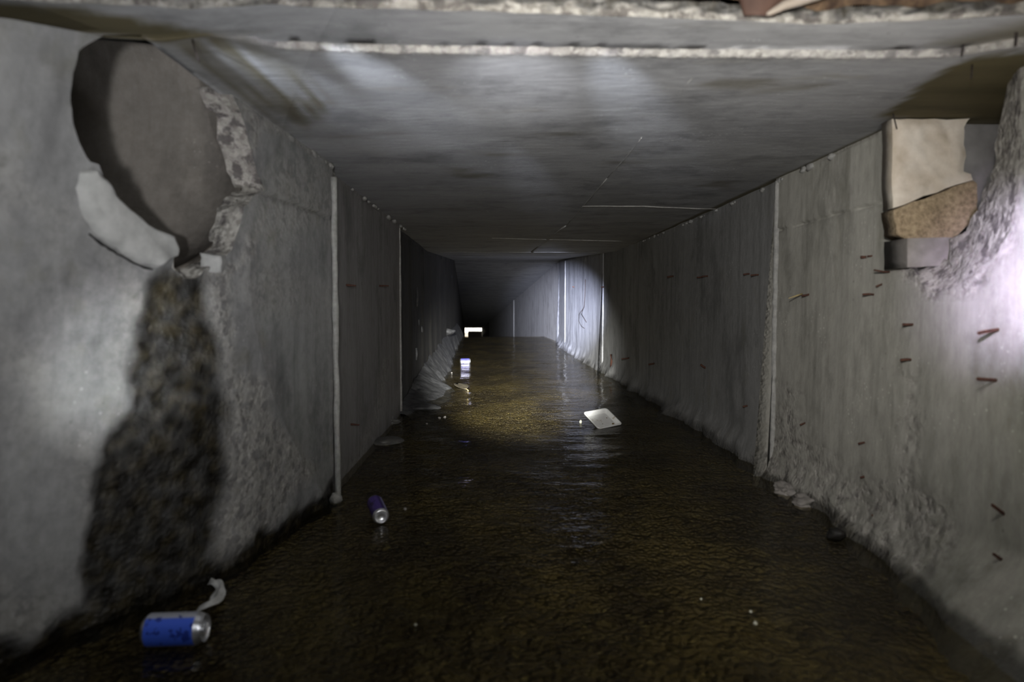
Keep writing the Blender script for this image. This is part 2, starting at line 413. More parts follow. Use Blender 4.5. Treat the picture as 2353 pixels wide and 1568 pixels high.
def wall_mesh(name, outline, fx, mat, relief, maskf, dy, dz, side, crack=None):
    """outline: closed list of (y, z); filled by a constrained triangulation, relief pushes into the tunnel"""
    ys = [p[0] for p in outline]; zs = [p[1] for p in outline]
    pts = [Vector(p) for p in outline]
    n = len(pts); edges = [(i, (i + 1) % n) for i in range(n)]
    poly = [(p[0], p[1]) for p in outline]
    yv = []; y = min(ys) + dy(min(ys)) * 0.5
    while y < max(ys): yv.append(y); y += dy(y)
    nzr = int((max(zs) - min(zs)) / dz)
    for i, yy in enumerate(yv):
        for k in range(nzr):
            q = (yy + 0.3 * dy(yy) * (random.random() - .5), min(zs) + dz * (k + 0.5 + 0.3 * (random.random() - .5)))
            if in_poly(q[0], q[1], poly) and seg_dist(q[0], q[1], poly) > dz * 0.35: pts.append(Vector(q))
    if crack:
        pts = pts[:n] + [q for q in pts[n:] if abs(q.y - crack(q.x)) > 0.010]
        y = min(ys) + 0.02
        while y < max(ys) - 0.02:
            for d in (-0.0075, -0.0028, 0.0028, 0.0075):
                q = (y, crack(y) + d)
                if in_poly(q[0], q[1], poly) and seg_dist(q[0], q[1], poly) > 0.006: pts.append(Vector(q))
            y += 0.009
    v2, _, f2, _, _, _ = delaunay_2d_cdt(pts, edges, [], 1, 1e-6)
    verts = []; masks = []
    for v in v2:
        yy, zz = v.x, v.y; x = fx(yy, zz); p = Vector((x, yy, zz))
        mk = maskf(p) if maskf else (0, 0, 0)
        verts.append(Vector((x - side * relief(p, mk), yy, zz))); masks.append(mk)
    faces = [tuple(f) if side > 0 else tuple(reversed(f)) for f in f2]
    return link_mesh(name, verts, faces, mat, None, True, masks, 'structure')

def resample(loop, step):
    out = []
    for a, b in zip(loop, loop[1:]):
        L = math.hypot(b[0] - a[0], b[1] - a[1]); n = max(1, int(L / step))
        for i in range(n): out.append((a[0] + (b[0] - a[0]) * i / n, a[1] + (b[1] - a[1]) * i / n))
    out.append(loop[-1]); return out

# masks of the near left wall, from where the seep and the broken patches lie on it
WET = [(345, 648), (400, 612), (450, 640), (470, 640), (476, 690), (490, 740), (500, 800), (505, 860), (520, 930), (528, 1000), (520, 1080), (512, 1160),
       (512, 1250), (500, 1310), (430, 1400), (180, 1470), (195, 1400), (195, 1280), (215, 1180), (240, 1050), (262, 980), (290, 950), (300, 900), (312, 800), (325, 740), (335, 690)]
ROUGH_L = [(470, 630), (540, 600), (560, 560), (612, 450), (590, 400), (565, 300), (535, 225), (640, 285), (730, 350), (700, 350), (600, 290), (590, 420), (614, 470), (590, 560), (540, 640),
           (540, 860), (610, 870), (640, 960), (690, 1040), (730, 1080), (700, 1110), (640, 1200), (510, 1310), (512, 1100), (528, 1000), (500, 800)]
TOE_L = [(0, 1500), (0, 1380), (200, 1290), (330, 1400), (200, 1560)]
OUT_L = []
def mask_left(p):
    a, b = proj(p)
    if b < 200 and a < 300: pass
    q = (a / 90.0, b / 90.0, 0)
    ja = a + 22 * fbm(q, 1.0, 1); jb = b + 22 * fbm(q, 1.0, 5)
    wet = soft_in(ja, jb, WET, 30)
    if wet > 0: wet *= 0.80 + 0.2 * min(1, max(0, 0.6 + 1.1 * nz((a / 30, b / 30, 0), 1.0, 2)))
    rg = soft_in(ja, jb, ROUGH_L, 26) * (0.85 if b > 620 else 0.9)
    low = max(0.0, min(1.0, (0.055 + 0.05 * fbm(p, 7, 3) - p.z) / 0.04)); wet = max(wet, low)
    mott = max(0.0, min(1.0, 1.4 * fbm(q, 0.35, 9))) * 0.35
    line = 0.0
    d = abs(p.z - 1.003)
    return (wet, 0.0, max(rg * (0.6 + 0.6 * nz((a / 14, b / 14, 0), 1.0, 4)), mott * (1 - wet)))
def crack_l(y): return 1.003 + 0.006 * noise.noise(Vector((y * 7, 1.3, 0))) + 0.003 * noise.noise(Vector((y * 31, 1.3, 0)))
def relief_left(p, mk):
    r = 0.006 * fbm(p, 2.0, 1) + 0.0025 * fbm(p, 14, 3)
    r += mk[0] * (-0.008 + 0.005 * fbm(p, 13, 5)) + mk[2] * (0.002 + 0.0035 * fbm(p, 22, 8))
    if p.z < 0.10: r += (0.10 - p.z) * (0.08 + 0.30 * fbm(p, 7, 2))
    if p.y > 1.75:
        g = abs(p.z - crack_l(p.y))
        if g < 0.0060: r -= 0.022 * max(0.25, min(1, (p.y - 1.75) * 8)) * (0.7 + 0.6 * nz(p, 12, 5))
        if p.z > 1.003: r += 0.003
    if p.y > 2.40: r -= 0.0
    return r
hl = [on_wall(a, b, fx_left_near) for a, b in L_HOLE]
hole_l = [(p.y, min(p.z, 1.25)) for p in hl]
hole_l[0] = (hole_l[0][0], 1.186); hole_l[-1] = (hole_l[-1][0], 1.205)
hole_l = resample(hole_l, 0.012)
hole_l = [(a + 0.006 * nz((a * 30, b * 30, 0), 1, 2), b + 0.007 * nz((a * 30, b * 30, 5), 1, 7)) if 0 < i < len(hole_l) - 1 else (a, b) for i, (a, b) in enumerate(hole_l)]
Y0L, Y1L = 0.55, 2.47
outl = [(Y0L, -0.08), (Y1L, -0.08), (Y1L, 1.205)] + [(y, z) for y, z in reversed(hole_l)] + [(1.12, 1.152), (1.0, 1.118), (Y0L, 1.0)]
wall_left = wall_mesh('wall_left', outl, fx_left_near, M['left'], relief_left, mask_left, lambda y: 0.013, 0.013, -1, crack_l)
tag(wall_left, 'near left concrete wall panel with a broken pipe opening and a dark wet seep', 'wall')

def rim_strip(name, loop3, depth, mat, parent, side, inner=None, jitter=0.012, rows=5):
    """broken edge of an opening: from its outline on the wall back into the wall"""
    verts = []; masks = []
    n = len(loop3)
    for r in range(rows):
        t = r / (rows - 1)
        for i, p in enumerate(loop3):
            q = inner[i] if inner else p + Vector((side * depth, 0, 0))
            v = p.lerp(q, t)
            if 0 < r: v = v + Vector((nz(v, 28, 3), nz(v, 28, 6), nz(v, 28, 9))) * jitter * min(1, t * 2)
            verts.append(v); masks.append((0, 0, 1.0))
    return link_mesh(name, verts, grid_faces(rows, n), mat, parent, True, masks)
lp = [Vector((fx_left_near(y, z) + relief_left(Vector((fx_left_near(y, z), y, z)), (0, 0, 0)), y, z)) for y, z in hole_l]
tag(rim_strip('broken_edge', lp, 0.07, M['left'], wall_left, -1), 'pale broken edge of the pipe opening')
# raised mortar fin down the end of the near panel, with the dark gap behind it
finp = []
for i in range(40):
    z = -0.02 + 1.17 * i / 39
    finp.append(Vector((-0.598 + 0.003 * nz((0, 0, z * 9), 1, 2), 2.452 + 0.004 * nz((z * 6, 0, 0), 1, 5), z)))
tube('mortar_fin', finp, [0.011 + 0.004 * nz((0, z.z * 11, 0), 1, 3) for z in finp], M['beaddim'], wall_left, 8)
vs = []
for x, y in ((-0.604, 2.466), (-0.72, 2.466)):
    for z in (-0.08, 1.205): vs.append((x, y, z))
link_mesh('end_face', vs, [(0, 1, 3, 2)], M['dark'], wall_left)

# ---- left middle panel
def mask_mid(p):
    a, b = proj(p)
    e = [(883, 830), (890, 830), (884, 890), (880, 930), (850, 1010), (800, 1110), (790, 1110), (860, 960), (872, 900)]
    return (0.0, 0.0, soft_in(a + 8 * nz((a / 20, b / 20, 0), 1), b, e, 24) * 0.6)
def relief_mid(p, mk):
    r = 0.004 * fbm(p, 2.5, 11) + mk[2] * 0.008 * fbm(p, 25, 3)
    g = abs(p.z - 1.003)
    if g < 0.012: r += 0.006 * (1 - g / 0.012)
    return r
om = [(2.44, -0.08), (4.34, -0.08), (4.34, 1.21), (2.44, 1.21)]
wl2 = wall_mesh('wall_left.001', om, fx_left_mid, concrete('concrete_left_mid', (0.17, 0.16, 0.155), (0.25, 0.24, 0.235), (1, 1, 0.5)), relief_mid, mask_mid, lambda y: 0.03, 0.024, -1)
tag(wl2, 'plain grey middle panel of the left wall past the mortar fin', 'wall')
fin2 = [Vector((-0.648, 4.335, 0.02 + 1.16 * i / 29)) for i in range(30)]
tube('mortar_fin', fin2, [0.008 + 0.006 * nz((0, v.z * 15, 0), 1, 8) for v in fin2], M['bead'], wl2, 6)
link_mesh('end_face', [(-0.652, 4.34, -0.08), (-0.652, 4.34, 1.21), (-0.76, 4.34, -0.08), (-0.76, 4.34, 1.21)], [(0, 1, 3, 2)], M['dark'], wl2)

# ---- left far panels, blackened, with ribs
def relief_far_l(p, mk):
    r = 0.006 * fbm(p, 3, 2)
    for yy in (4.62, 5.15, 6.0, 6.7, 7.4, 8.2, 9.3, 10.6):
        d = abs(p.y - yy)
        if d < 0.07: r += 0.022 * (1 - d / 0.07)
    return r
of = [(4.30, -0.1), (12.5, -0.1), (12.5, ceil_z(12.5) + .02), (9.5, ceil_z(9.5) + .02), (6.5, 1.22), (4.30, 1.22)]
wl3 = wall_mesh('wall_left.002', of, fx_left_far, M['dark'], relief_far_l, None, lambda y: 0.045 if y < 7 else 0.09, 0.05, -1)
tag(wl3, 'blackened far panels of the left wall above the silt bank', 'wall')
for (a, b, c) in ((955, 660, 705), (953, 800, 828)):
    p1 = on_wall(a, b, fx_left_far); p2 = on_wall(a, c, fx_left_far)
    tube('plaster_streak', [p1 + Vector((.012, 0, 0)), p1.lerp(p2, .5) + Vector((.016, 0, 0)), p2 + Vector((.012, 0, 0))], [0.008, 0.010, 0.007], M['silt'], wl3, 6)
for (a, b) in ((962, 740), (969, 757), (1038, 636)):
    p = on_wall(a, b, fx_left_far)
    lump('plaster_patch', p, (0.012, 0.05, 0.032), M['silt'], a, 0.4, 2, wl3)

# ---- right near wall
ROUGH_R = [(1700, 1040), (1790, 930), (1800, 860), (1830, 900), (1850, 1000), (1900, 1060), (2060, 1120), (2085, 1000), (2070, 880), (2080, 840), (2100, 950), (2110, 1100), (2200, 1200), (2200, 1260),
           (2140, 1330), (2060, 1320), (2000, 1280), (1780, 1150)]
RIM_R = [(2040, 270), (2062, 440), (2040, 520), (2080, 640), (2150, 700), (2250, 660), (2330, 560), (2353, 420), (2353, 80), (2200, 100)]
def mask_right(p):
    a, b = proj(p)
    q = (a / 80.0, b / 80.0, 0)
    ja = a + 26 * fbm(q, 1.2, 3); jb = b + 26 * fbm(q, 1.2, 8)
    rg = soft_in(ja, jb, ROUGH_R, 50) * max(0, min(1, 0.45 + 1.1 * nz((a / 16, b / 16, 0), 1, 2)))
    rim = soft_in(ja, jb, RIM_R, 14) * 0.75
    wetl = max(0.0, min(1.0, (0.035 + 0.03 * fbm(p, 6, 3) - p.z) / 0.02)) * 0.8
    return (wetl, 0.0, max(rg, rim))
def crack_r(y): return 0.997 + 0.005 * noise.noise(Vector((y * 6, 4.3, 0))) + 0.003 * noise.noise(Vector((y * 33, 2.3, 0)))
def relief_right(p, mk):
    r = 0.004 * fbm(p, 2.2, 21) + 0.0015 * fbm(p, 14, 23) + mk[2] * (0.001 + 0.003 * fbm(p, 24, 28))
    if p.z < 0.14: r += (0.14 - p.z) * (0.12 + 0.25 * max(0, 0.3 + fbm(p, 6, 12)))
    if p.y > 1.85:
        g = abs(p.z - crack_r(p.y))
        if g < 0.006: r -= 0.012 * max(0, 0.55 + 1.2 * nz(p, 9, 5))
        if p.z > 0.997: r += 0.004
    return r
hr = [on_wall(a, b, fx_right_near) for a, b in R_HOLE]
hole_r = [(p.y, min(p.z, 1.25)) for p in hr]
hole_r[0] = (hole_r[0][0], 1.205); hole_r[-1] = (hole_r[-1][0], 1.235)
Y0R, Y1R = 0.75, 2.74
n_in = len(R_HOLE)
def dense(loop, k):
    out = []
    for a, b in zip(loop, loop[1:]):
        for i in range(k): out.append(tuple(x + (y - x) * i / k for x, y in zip(a, b)))
    out.append(tuple(loop[-1])); return out
hole_rd = dense(hole_r, 5)
hole_rd = [(a + 0.004 * nz((a * 40, b * 40, 0), 1, 2), b + 0.004 * nz((a * 40, b * 40, 5), 1, 7)) if 0 < i < len(hole_rd) - 1 else (a, b) for i, (a, b) in enumerate(hole_rd)]
outr = [(Y0R, -0.08), (Y1R, -0.08), (Y1R, 1.205)] + hole_rd + [(Y0R, 1.235)]
wall_right = wall_mesh('wall_right', outr, fx_right_near, M['right'], relief_right, mask_right, lambda y: 0.016, 0.015, 1, crack_r)
tag(wall_right, 'near right concrete wall panel studded with rusty stubs and broken open at the top', 'wall')
lpr = [Vector((fx_right_near(y, z) - relief_right(Vector((1.1, y, z)), (0, 0, .8)), y, z)) for y, z in hole_rd]
inn = dense([tuple(on_wall(a, b, lambda y, z: 1.155)) for a, b in R_HOLE_IN], 5)
inn = [Vector(v) for v in inn]
for i, v in enumerate(inn): v.z = min(v.z, 1.215)
tag(rim_strip('broken_edge', lpr, 0.06, M['right'], wall_right, 1, inn, 0.010, 6), 'pale broken concrete edge around the opening')
bead = [Vector((1.094 + 0.002 * nz((0, 0, i), 0.7, 2), 2.728 + 0.004 * nz((i, 0, 0), 0.4, 5), 0.01 + 1.18 * i / 49)) for i in range(50)]
tube('mortar_bead', bead, [0.012 + 0.003 * nz((0, i, 0), 0.6, 3) for i in range(50)], M['beaddim'], wall_right, 8)

# ---- right middle panel, right far panel
def relief_rm(p, mk):
    r = 0.004 * fbm(p, 2.2, 31)
    if p.z < 0.12: r += (0.12 - p.z) * (0.15 + 0.5 * max(0, 0.25 + fbm(p, 4, 12)))
    g = abs(p.z - 0.997)
    if g < 0.02: r -= 0.005 * (1 - g / 0.02)
    return r
def mask_rm(p):
    wetl = max(0.0, min(1.0, (0.04 + 0.04 * fbm(p, 4, 3) - p.z) / 0.03)) * 0.7
    return (wetl, 0, max(0, min(0.5, (0.09 - p.z) * 9 * max(0, fbm(p, 8, 3)))))
wr2 = wall_mesh('wall_right.001', [(2.72, -0.08), (7.12, -0.08), (7.12, ceil_z(7.12) + .01), (6.5, 1.21), (2.72, 1.21)], fx_right_mid,
                concrete('concrete_right_mid', (0.17, 0.17, 0.165), (0.25, 0.25, 0.245), (1, 1, 0.5)), relief_rm, mask_rm, lambda y: 0.035 if y < 4 else 0.06, 0.03, 1)
tag(wr2, 'grey middle panel of the right wall between the two mortar joints', 'wall')
def relief_rf(p, mk):
    r = 0.006 * fbm((p.x, p.y * 2, p.z * 0.4), 3, 31)
    if p.z < 0.14: r += (0.14 - p.z) * (0.25 + 0.4 * max(0, 0.25 + fbm(p, 5, 12)))
    return r
wr3 = wall_mesh('wall_right.002', [(7.08, -0.1), (12.5, -0.1), (12.5, ceil_z(12.5) + .01), (7.08, ceil_z(7.08) + .01)], fx_right_far, M['far'], relief_rf, mask_rm, lambda y: 0.08, 0.05, 1)
tag(wr3, 'far streaked panel of the right wall with a dangling wire', 'wall')
b3 = [Vector((1.046, 7.09, 0.03 + 1.19 * i / 19)) for i in range(20)]
tube('mortar_bead', b3, [0.004 + 0.003 * nz((0, i, 0), 0.6, 3) for i in range(20)], M['beaddim'], wr3, 6)
link_mesh('end_face', [(1.035, 7.08, -0.1), (1.035, 7.08, 1.23), (1.15, 7.08, -0.1), (1.15, 7.08, 1.23)], [(0, 1, 3, 2)], M['far'], wr3)
b4 = [Vector((0.97, 10.6, 0.03 + 1.35 * i / 19)) for i in range(20)]
tube('mortar_bead', b4, [0.008 + 0.005 * nz((0, i, 0), 0.6, 5) for i in range(20)], M['beaddim'], wr3, 6)

# ------------------------------------------------------------------ ceiling
OL1 = [(-80, -20), (0, 8), (200, 22), (490, 76), (500, 82), (380, 101), (240, 80), (0, 62), (-80, 60)]
OL2 = [(380, 98), (490, 76), (560, 92), (620, 118), (700, 170), (765, 240), (700, 292), (640, 290)]
OL3 = [(2015, 272), (2180, 152), (2260, 128), (2360, 120), (2460, 120), (2460, 300), (2300, 280)]
OL4 = [(2140, 100), (2353, 52), (2460, 30), (2460, 96), (2340, 98), (2220, 112)]
def mask_ceil(p, face):
    a, b = proj(p)
    j = 10 * nz((a / 24, b / 24, 0), 1, 3)
    g = soft_in(a + j * .4, b + j * .3, OL1, 10) * 0.95
    s = soft_in(a + j, b + j, OL2, 34)
    if s > 0:
        # streaks running along the tunnel
        st = 0.72 + 1.3 * nz((p.x * 38, p.y * 2.2, 0), 1, 4) + 0.5 * nz((p.x * 90, p.y * 5, 0), 1, 9)
        edge = max(0, 1 - abs(p.x - (-0.655)) / 0.03)
        g = max(g, s * max(0, min(1, st)) * 0.85, s * edge)
    g = max(g, soft_in(a + j * .5, b + j * .5, OL3, 8), soft_in(a, b, OL4, 30) * 0.75)
    if p.x > 1.09 or p.x < -0.86: g = max(g, 0.9)
    pm = fbm((p.x * 0.7, p.y * 2, 0), 4, 6) - 0.45
    g = max(g, max(0, min(0.55, pm * 1.6)) * (1 if p.y < 3 else 0.4))
    lt = 0.0
    if face == 'step': lt = 1.0
    return (0, g, lt)
def drop(x): return 0.011 * max(0.0, min(1.0, (x + 0.52) / 0.12))
xs = [-1.25 + 0.018 * i for i in range(int(3.45 / 0.018))]
NC = len(xs)
cv = []; cm = []; rows = 0
for r in range(6):                      # first slab
    t = r / 5
    for x in xs:
        y = y_front(x) * (1 - t) + (y_step(x) - 0.012) * t
        p = Vector((x, y, 1.2 + drop(x) + 0.0015 * nz((x * 3, y * 20, 0), 1, 1)))
        cm.append(mask_ceil(p, 'slab')); cv.append(p)
    rows += 1
for r in range(4):                      # rough step down to the second slab
    t = r / 3
    for x in xs:
        amp = 0.009
        dip = drop(x); amp *= min(1, dip / 0.011)
        p = Vector((x, y_step(x) - 0.012 + 0.012 * t + amp * nz((x * 40, t * 3, 0), 1, 2), 1.2 + dip * (1 - t) - 0.004 * max(0, nz((x * 22, t, 7), 1, 4)) * (t > .5) * min(1, dip / 0.011)))
        lt = min(1.0, dip / 0.011) * (0.75 + 0.25 * nz((x * 50, t, 0), 1, 4))
        mk = mask_ceil(p, 'slab'); cm.append((0, mk[1] * (1 - lt), lt)); cv.append(p)
    rows += 1
for k in range(1, 2):
    for x in xs:
        p = Vector((max(x, -0.672), y_step(x) + 0.012 + 0.008 * nz((x * 25, 0, 0), 1, 2), 1.2)); mk = mask_ceil(p, 'slab')
        cm.append((0, mk[1], 0.2 if x > -0.42 else 0)); cv.append(p)
    rows += 1
yy = steps(1.40, Y_BEND, 0.022, 0.018)
for y in yy[1:]:
    for x in xs:
        w = max(0.0, min(1.0, (y - 1.40) / 0.25))
        y2 = (y_step(x) + 0.02) + (y - 1.40) if y < 1.9 else y
        if y < 1.9: y2 = (y_step(x) + 0.02) * (1 - (y - 1.4) / 0.5) + 1.9 * (y - 1.4) / 0.5
        p = Vector((max(x, lerp_table([(1.92, -0.672), (2.0, -1.1)], y2)), y2, ceil_z(y2) + 0.003 * fbm((x, y2 * 2, 0), 2.5, 13)))
        cm.append(mask_ceil(p, 'slab')); cv.append(p)
    rows += 1
ceiling = link_mesh('ceiling', cv, [tuple(reversed(f)) for f in grid_faces(rows, NC)], M['ceil'], None, True, cm, 'structure')
tag(ceiling, 'grey concrete roof slabs of the culvert with rough pale joints', 'ceiling')
# broken front edge of the first slab, dirt above it
ev = []; em = []
for r in range(7):
    t = r / 6
    for x in xs:
        bp = Vector((x, y_front(x) - 0.004 * t + 0.012 * nz((x * 30, t * 2, 0), 1, 5) * (t > 0), 1.2 + drop(x) + 0.030 * t - 0.006 * abs(nz((x * 16, 0, 2), 1, 6)) * (t > 0)))
        ev.append(bp); br = max(0, min(1, (t - 0.38) * 3 + 2.2 * nz((x * 30, t * 3, 0), 1, 8)))
        em.append((0.85 * br, 0.15, 1.0 - 0.6 * br))
tag(link_mesh('broken_edge', ev, grid_faces(7, NC), M['ceil'], ceiling, True, em), 'rough pale aggregate along the broken front edge')
dv = []
for r in range(6):
    t = r / 5
    for x in xs:
        y = y_front(x) - 0.012 - 0.05 * t - 0.020 * t * nz((x * 9, t * 4, 0), 1, 5)
        lowz = 1.247 - 0.020 * max(0.0, min(1.0, (x - 0.25) / 0.5)) * (0.7 + nz((x * 13, 0, 0), 1, 4))
        dv.append(Vector((x, y + 0.012 * nz((x * 24, t * 5, 0), 1, 2), lowz + 0.4 * t)))
link_mesh('soil_layer', dv, grid_faces(6, NC), M['earth'], ceiling)
def ceil_bead(pts, r, mat, n=6, name='mortar_bead'):
    P = []
    for (a, b), (c, d) in zip(pts, pts[1:]):
        L = max(2, int(math.hypot(c - a, d - b) / 18))
        for i in range(L):
            q = on_z(a + (c - a) * i / L, b + (d - b) * i / L, 1.2)
            q.z = ceil_z(q.y) + 0.001; P.append(q)
    q = on_z(*pts[-1], 1.2); q.z = ceil_z(q.y) + .001; P.append(q)
    tube(name, P, [r * (0.8 + 0.7 * nz(v, 9, 4)) for v in P], mat, ceiling, n)
ceil_bead([(1338, 474), (1480, 474), (1600, 479), (1655, 480)], 0.008, M['bead'])
ceil_bead([(1130, 547), (1240, 550), (1430, 554)], 0.008, M['bead'])
ceil_bead([(1590, 180), (1540, 240), (1528, 232)], 0.002, M['beaddim'])
ceil_bead([(1475, 315), (1440, 360), (1395, 410)], 0.003, M['beaddim'])
ceil_bead([(1395, 410), (1340, 474), (1300, 520)], 0.004, M['beaddim'])
ceil_bead([(1300, 518), (1255, 552), (1222, 578)], 0.010, M['beaddim'])
P = [Vector((x, 6.62, ceil_z(6.62))) for x in [-0.6 + i * 0.07 for i in range(23)]]
tube('mortar_bead', P, [0.005 + 0.004 * nz(v, 7, 3) for v in P], M['beaddim'], ceiling, 6)
P = [Vector((x, 8.3, ceil_z(8.3))) for x in [-0.5 + i * 0.07 for i in range(20)]]
tube('mortar_bead', P, [0.004 + 0.004 * nz(v, 7, 6) for v in P], M['beaddim'], ceiling, 6)
# crumbs of mortar where walls meet the ceiling
for k in range(46):
    t = random.random()
    y = 1.95 + 2.6 * t if k % 2 else 2.05 + 3.4 * t
    if k % 2: p = Vector((fx_left_near(min(y, 2.46), 1.2) if y < 2.47 else -0.64, y, 1.19))
    else: p = Vector((1.095 if y < 2.73 else fx_right_mid(y, 0), y, 1.19))
    s = random.uniform(0.006, 0.014)
    lump('mortar_crumb', p, (s, s * 2.0, s * 0.9), M['beaddim'], k * 1.7, 0.5, 2, ceiling)

# ------------------------------------------------------------------ far tunnel: it bends left and drops away to the daylight
YE = 68.0
def sec(y):
    t = (y - Y_BEND) / (YE - Y_BEND)
    top0, top1 = ceil_z(Y_BEND), -1.64
    xl = -0.875 + (-3.77 + 0.875) * t; xr = 1.05 + (-2.08 - 1.05) * t
    fl = 0.0 if y <= 15 else -2.84 * (y - 15) / (YE - 15)
    return xl, xr, fl, top0 + (top1 - top0) * t
fy = [Y_BEND, 13.5, 15, 17, 20, 24, 28, 33, 40, 48, 56, 62, 66, YE]
def strip(name, fa, fb, mat, n=6, flip=False):
    vs = []
    for y in fy:
        a, b = Vector(fa(y)), Vector(fb(y))
        for i in range(n): vs.append(a.lerp(b, i / (n - 1)))
    fs = grid_faces(len(fy), n)
    if flip: fs = [tuple(reversed(f)) for f in fs]
    return link_mesh(name, vs, fs, mat, None, True, None, 'structure')
brown = concrete('concrete_far_walls', (0.22, 0.21, 0.20), (0.34, 0.33, 0.32), (1, 2, 0.4))
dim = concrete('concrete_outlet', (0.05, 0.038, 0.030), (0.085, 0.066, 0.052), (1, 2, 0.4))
def gp(i, j):
    def f(y):
        s = sec(y); return ((s[0], s[1])[i], y, (s[2] - 0.05, s[3])[j])
    return f
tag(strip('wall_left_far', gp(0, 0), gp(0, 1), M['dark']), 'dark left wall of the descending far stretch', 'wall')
wrf = tag(strip('wall_right_far', gp(1, 0), gp(1, 1), brown), 'right wall of the descending far stretch past the crest', 'wall')
tag(strip('ceiling_far', gp(0, 1), gp(1, 1), M['ceil']), 'dim roof of the descending far stretch', 'ceiling')
tag(strip('floor_far', gp(0, 0), gp(1, 0), M['bed']), 'unlit floor of the descending far stretch beyond the crest', 'floor')
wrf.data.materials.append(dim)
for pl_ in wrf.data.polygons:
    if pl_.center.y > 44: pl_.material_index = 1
s = sec(24.0)
tube('mortar_bead', [Vector((s[1], 24.0, s[2])), Vector((s[1], 24.0, s[3]))], 0.02, M['beaddim'], wrf, 6)
# portal headwall and a dark slab standing in the outlet
s = sec(YE)
hv = [(s[0] - 4, YE, s[2] - 2), (s[1] + 4, YE, s[2] - 2), (s[1] + 4, YE, s[3] + 7), (s[0] - 4, YE, s[3] + 7),
      (s[0], YE, s[2] - .05), (s[1], YE, s[2] - .05), (s[1], YE, s[3]), (s[0], YE, s[3])]
hv += [(x, y + 0.3, z) for x, y, z in hv]
q = [(0, 1, 5, 4), (1, 2, 6, 5), (2, 3, 7, 6), (3, 0, 4, 7)]
hf = q + [tuple(i + 8 for i in reversed(f)) for f in q] + [(4, 5, 13, 12), (5, 6, 14, 13), (6, 7, 15, 14), (7, 4, 12, 15)]
tag(link_mesh('wall_outlet', hv, hf, dim, None, False, None, 'structure'), 'headwall around the bright outlet at the far end', 'wall')
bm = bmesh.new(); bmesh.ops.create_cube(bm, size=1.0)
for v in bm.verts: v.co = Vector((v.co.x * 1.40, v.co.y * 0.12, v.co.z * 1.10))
bmesh.ops.bevel(bm, geom=bm.edges[:], offset=0.02, segments=2, affect='EDGES')
pn = from_bm('barrier_slab', bm, M['panel'], None, False)
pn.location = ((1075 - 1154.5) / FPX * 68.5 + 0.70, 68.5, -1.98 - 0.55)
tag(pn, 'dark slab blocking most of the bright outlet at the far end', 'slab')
# ground outside the outlet, unseen earth shell added to stop daylight leaking in
link_mesh('floor_outside', [(-14, YE + .1, -2.95), (10, YE + .1, -2.95), (10, 95, -3.2), (-14, 95, -3.2)], [(0, 1, 2, 3)], M['grey'], None, False, None, 'structure')
ring = []
for y, m in ((-2.2, 0), (Y_BEND + 2, 0), (YE + .05, 1)):
    if m == 0: x0, x1, z0, z1 = -2.6, 2.8, -0.8, 3.2
    else:
        ss = sec(YE); x0, x1, z0, z1 = ss[0] - 2, ss[1] + 2, ss[2] - 1.5, ss[3] + 4
    ring += [(x0, y, z0), (x1, y, z0), (x1, y, z1), (x0, y, z1)]
rf = [(3, 2, 1, 0)]
for k in (0, 4):
    for i in range(4): rf.append((k + i, k + (i + 1) % 4, k + 4 + (i + 1) % 4, k + 4 + i))
tag(link_mesh('wall_earth_blocker', ring, rf, M['earth'], None, False, None, 'structure'), 'unseen brown earth shell added around the culvert to keep daylight out', 'earth')

# chamber the photographer crouches in, behind the slab edge
def box_shell(name, x0, x1, y0, y1, z0, z1, mat, faces):
    v = [(x0, y0, z0), (x1, y0, z0), (x1, y1, z0), (x0, y1, z0), (x0, y0, z1), (x1, y0, z1), (x1, y1, z1), (x0, y1, z1)]
    F = {'back': (0, 1, 5, 4), 'left': (3, 0, 4, 7), 'right': (1, 2, 6, 5), 'top': (4, 5, 6, 7), 'bottom': (0, 3, 2, 1)}
    return link_mesh(name, v, [F[f] for f in faces], mat, None, False, None, 'structure')
tag(box_shell('wall_back', -1.25, 1.35, -1.6, 0.6, -0.1, 2.3, M['left'], ['back']), 'concrete wall behind the viewpoint', 'wall')
box_shell('wall_left.003', -1.02, 1.35, -1.6, 0.96, 1.0, 2.3, M['left'], ['left'])
box_shell('wall_right.003', -1.25, 1.35, -1.6, 1.05, -0.1, 2.3, M['right'], ['right'])
box_shell('wall_left.004', -1.27, 1.35, -1.6, 0.60, -0.1, 1.2, M['left'], ['left'])

# ------------------------------------------------------------------ stream bed, water, silt bank
ys = steps(0.35, 15.0, 0.022, 0.012)
xs2 = [-1.35 + 0.03 * i for i in range(91)]
fv = []
for y in ys:
    for x in xs2:
        z = -0.035 + 0.012 * fbm((x, y * 0.6, 0), 2.0, 4) + 0.007 * fbm((x, y, 0), 14, 9)
        z = min(z, -0.006)
        if y > 13: z += 0.02 * (y - 13) / 2
        fv.append(Vector((x, y, z)))
floor = link_mesh('floor', fv, grid_faces(len(ys), len(xs2)), M['bed'], None, True, None, 'structure')
tag(floor, 'dark brown gravelly stream bed of the culvert', 'floor')
link_mesh('floor.001', [(-1.35, -1.6, -0.04), (1.36, -1.6, -0.04), (1.36, .36, -0.04), (-1.35, .36, -0.04)], [(0, 1, 2, 3)], M['bed'], None, False, None, 'structure')
wy = steps(0.2, 15.02, 0.05, 0.02)
NWX = 41
def shore_l(y):
    return fx_left_near(y, 0) if y < 2.46 else fx_left_mid(y, 0) if y < 4.34 else lerp_table([(4.34, -0.66), (5, -0.60), (9, -0.70), (15.1, -0.90)], y)
def shore_r(y): return fx_right_near(y, 0) if y < 2.73 else fx_right_mid(y, 0) if y < 7.1 else fx_right_far(y, 0)
wv = []
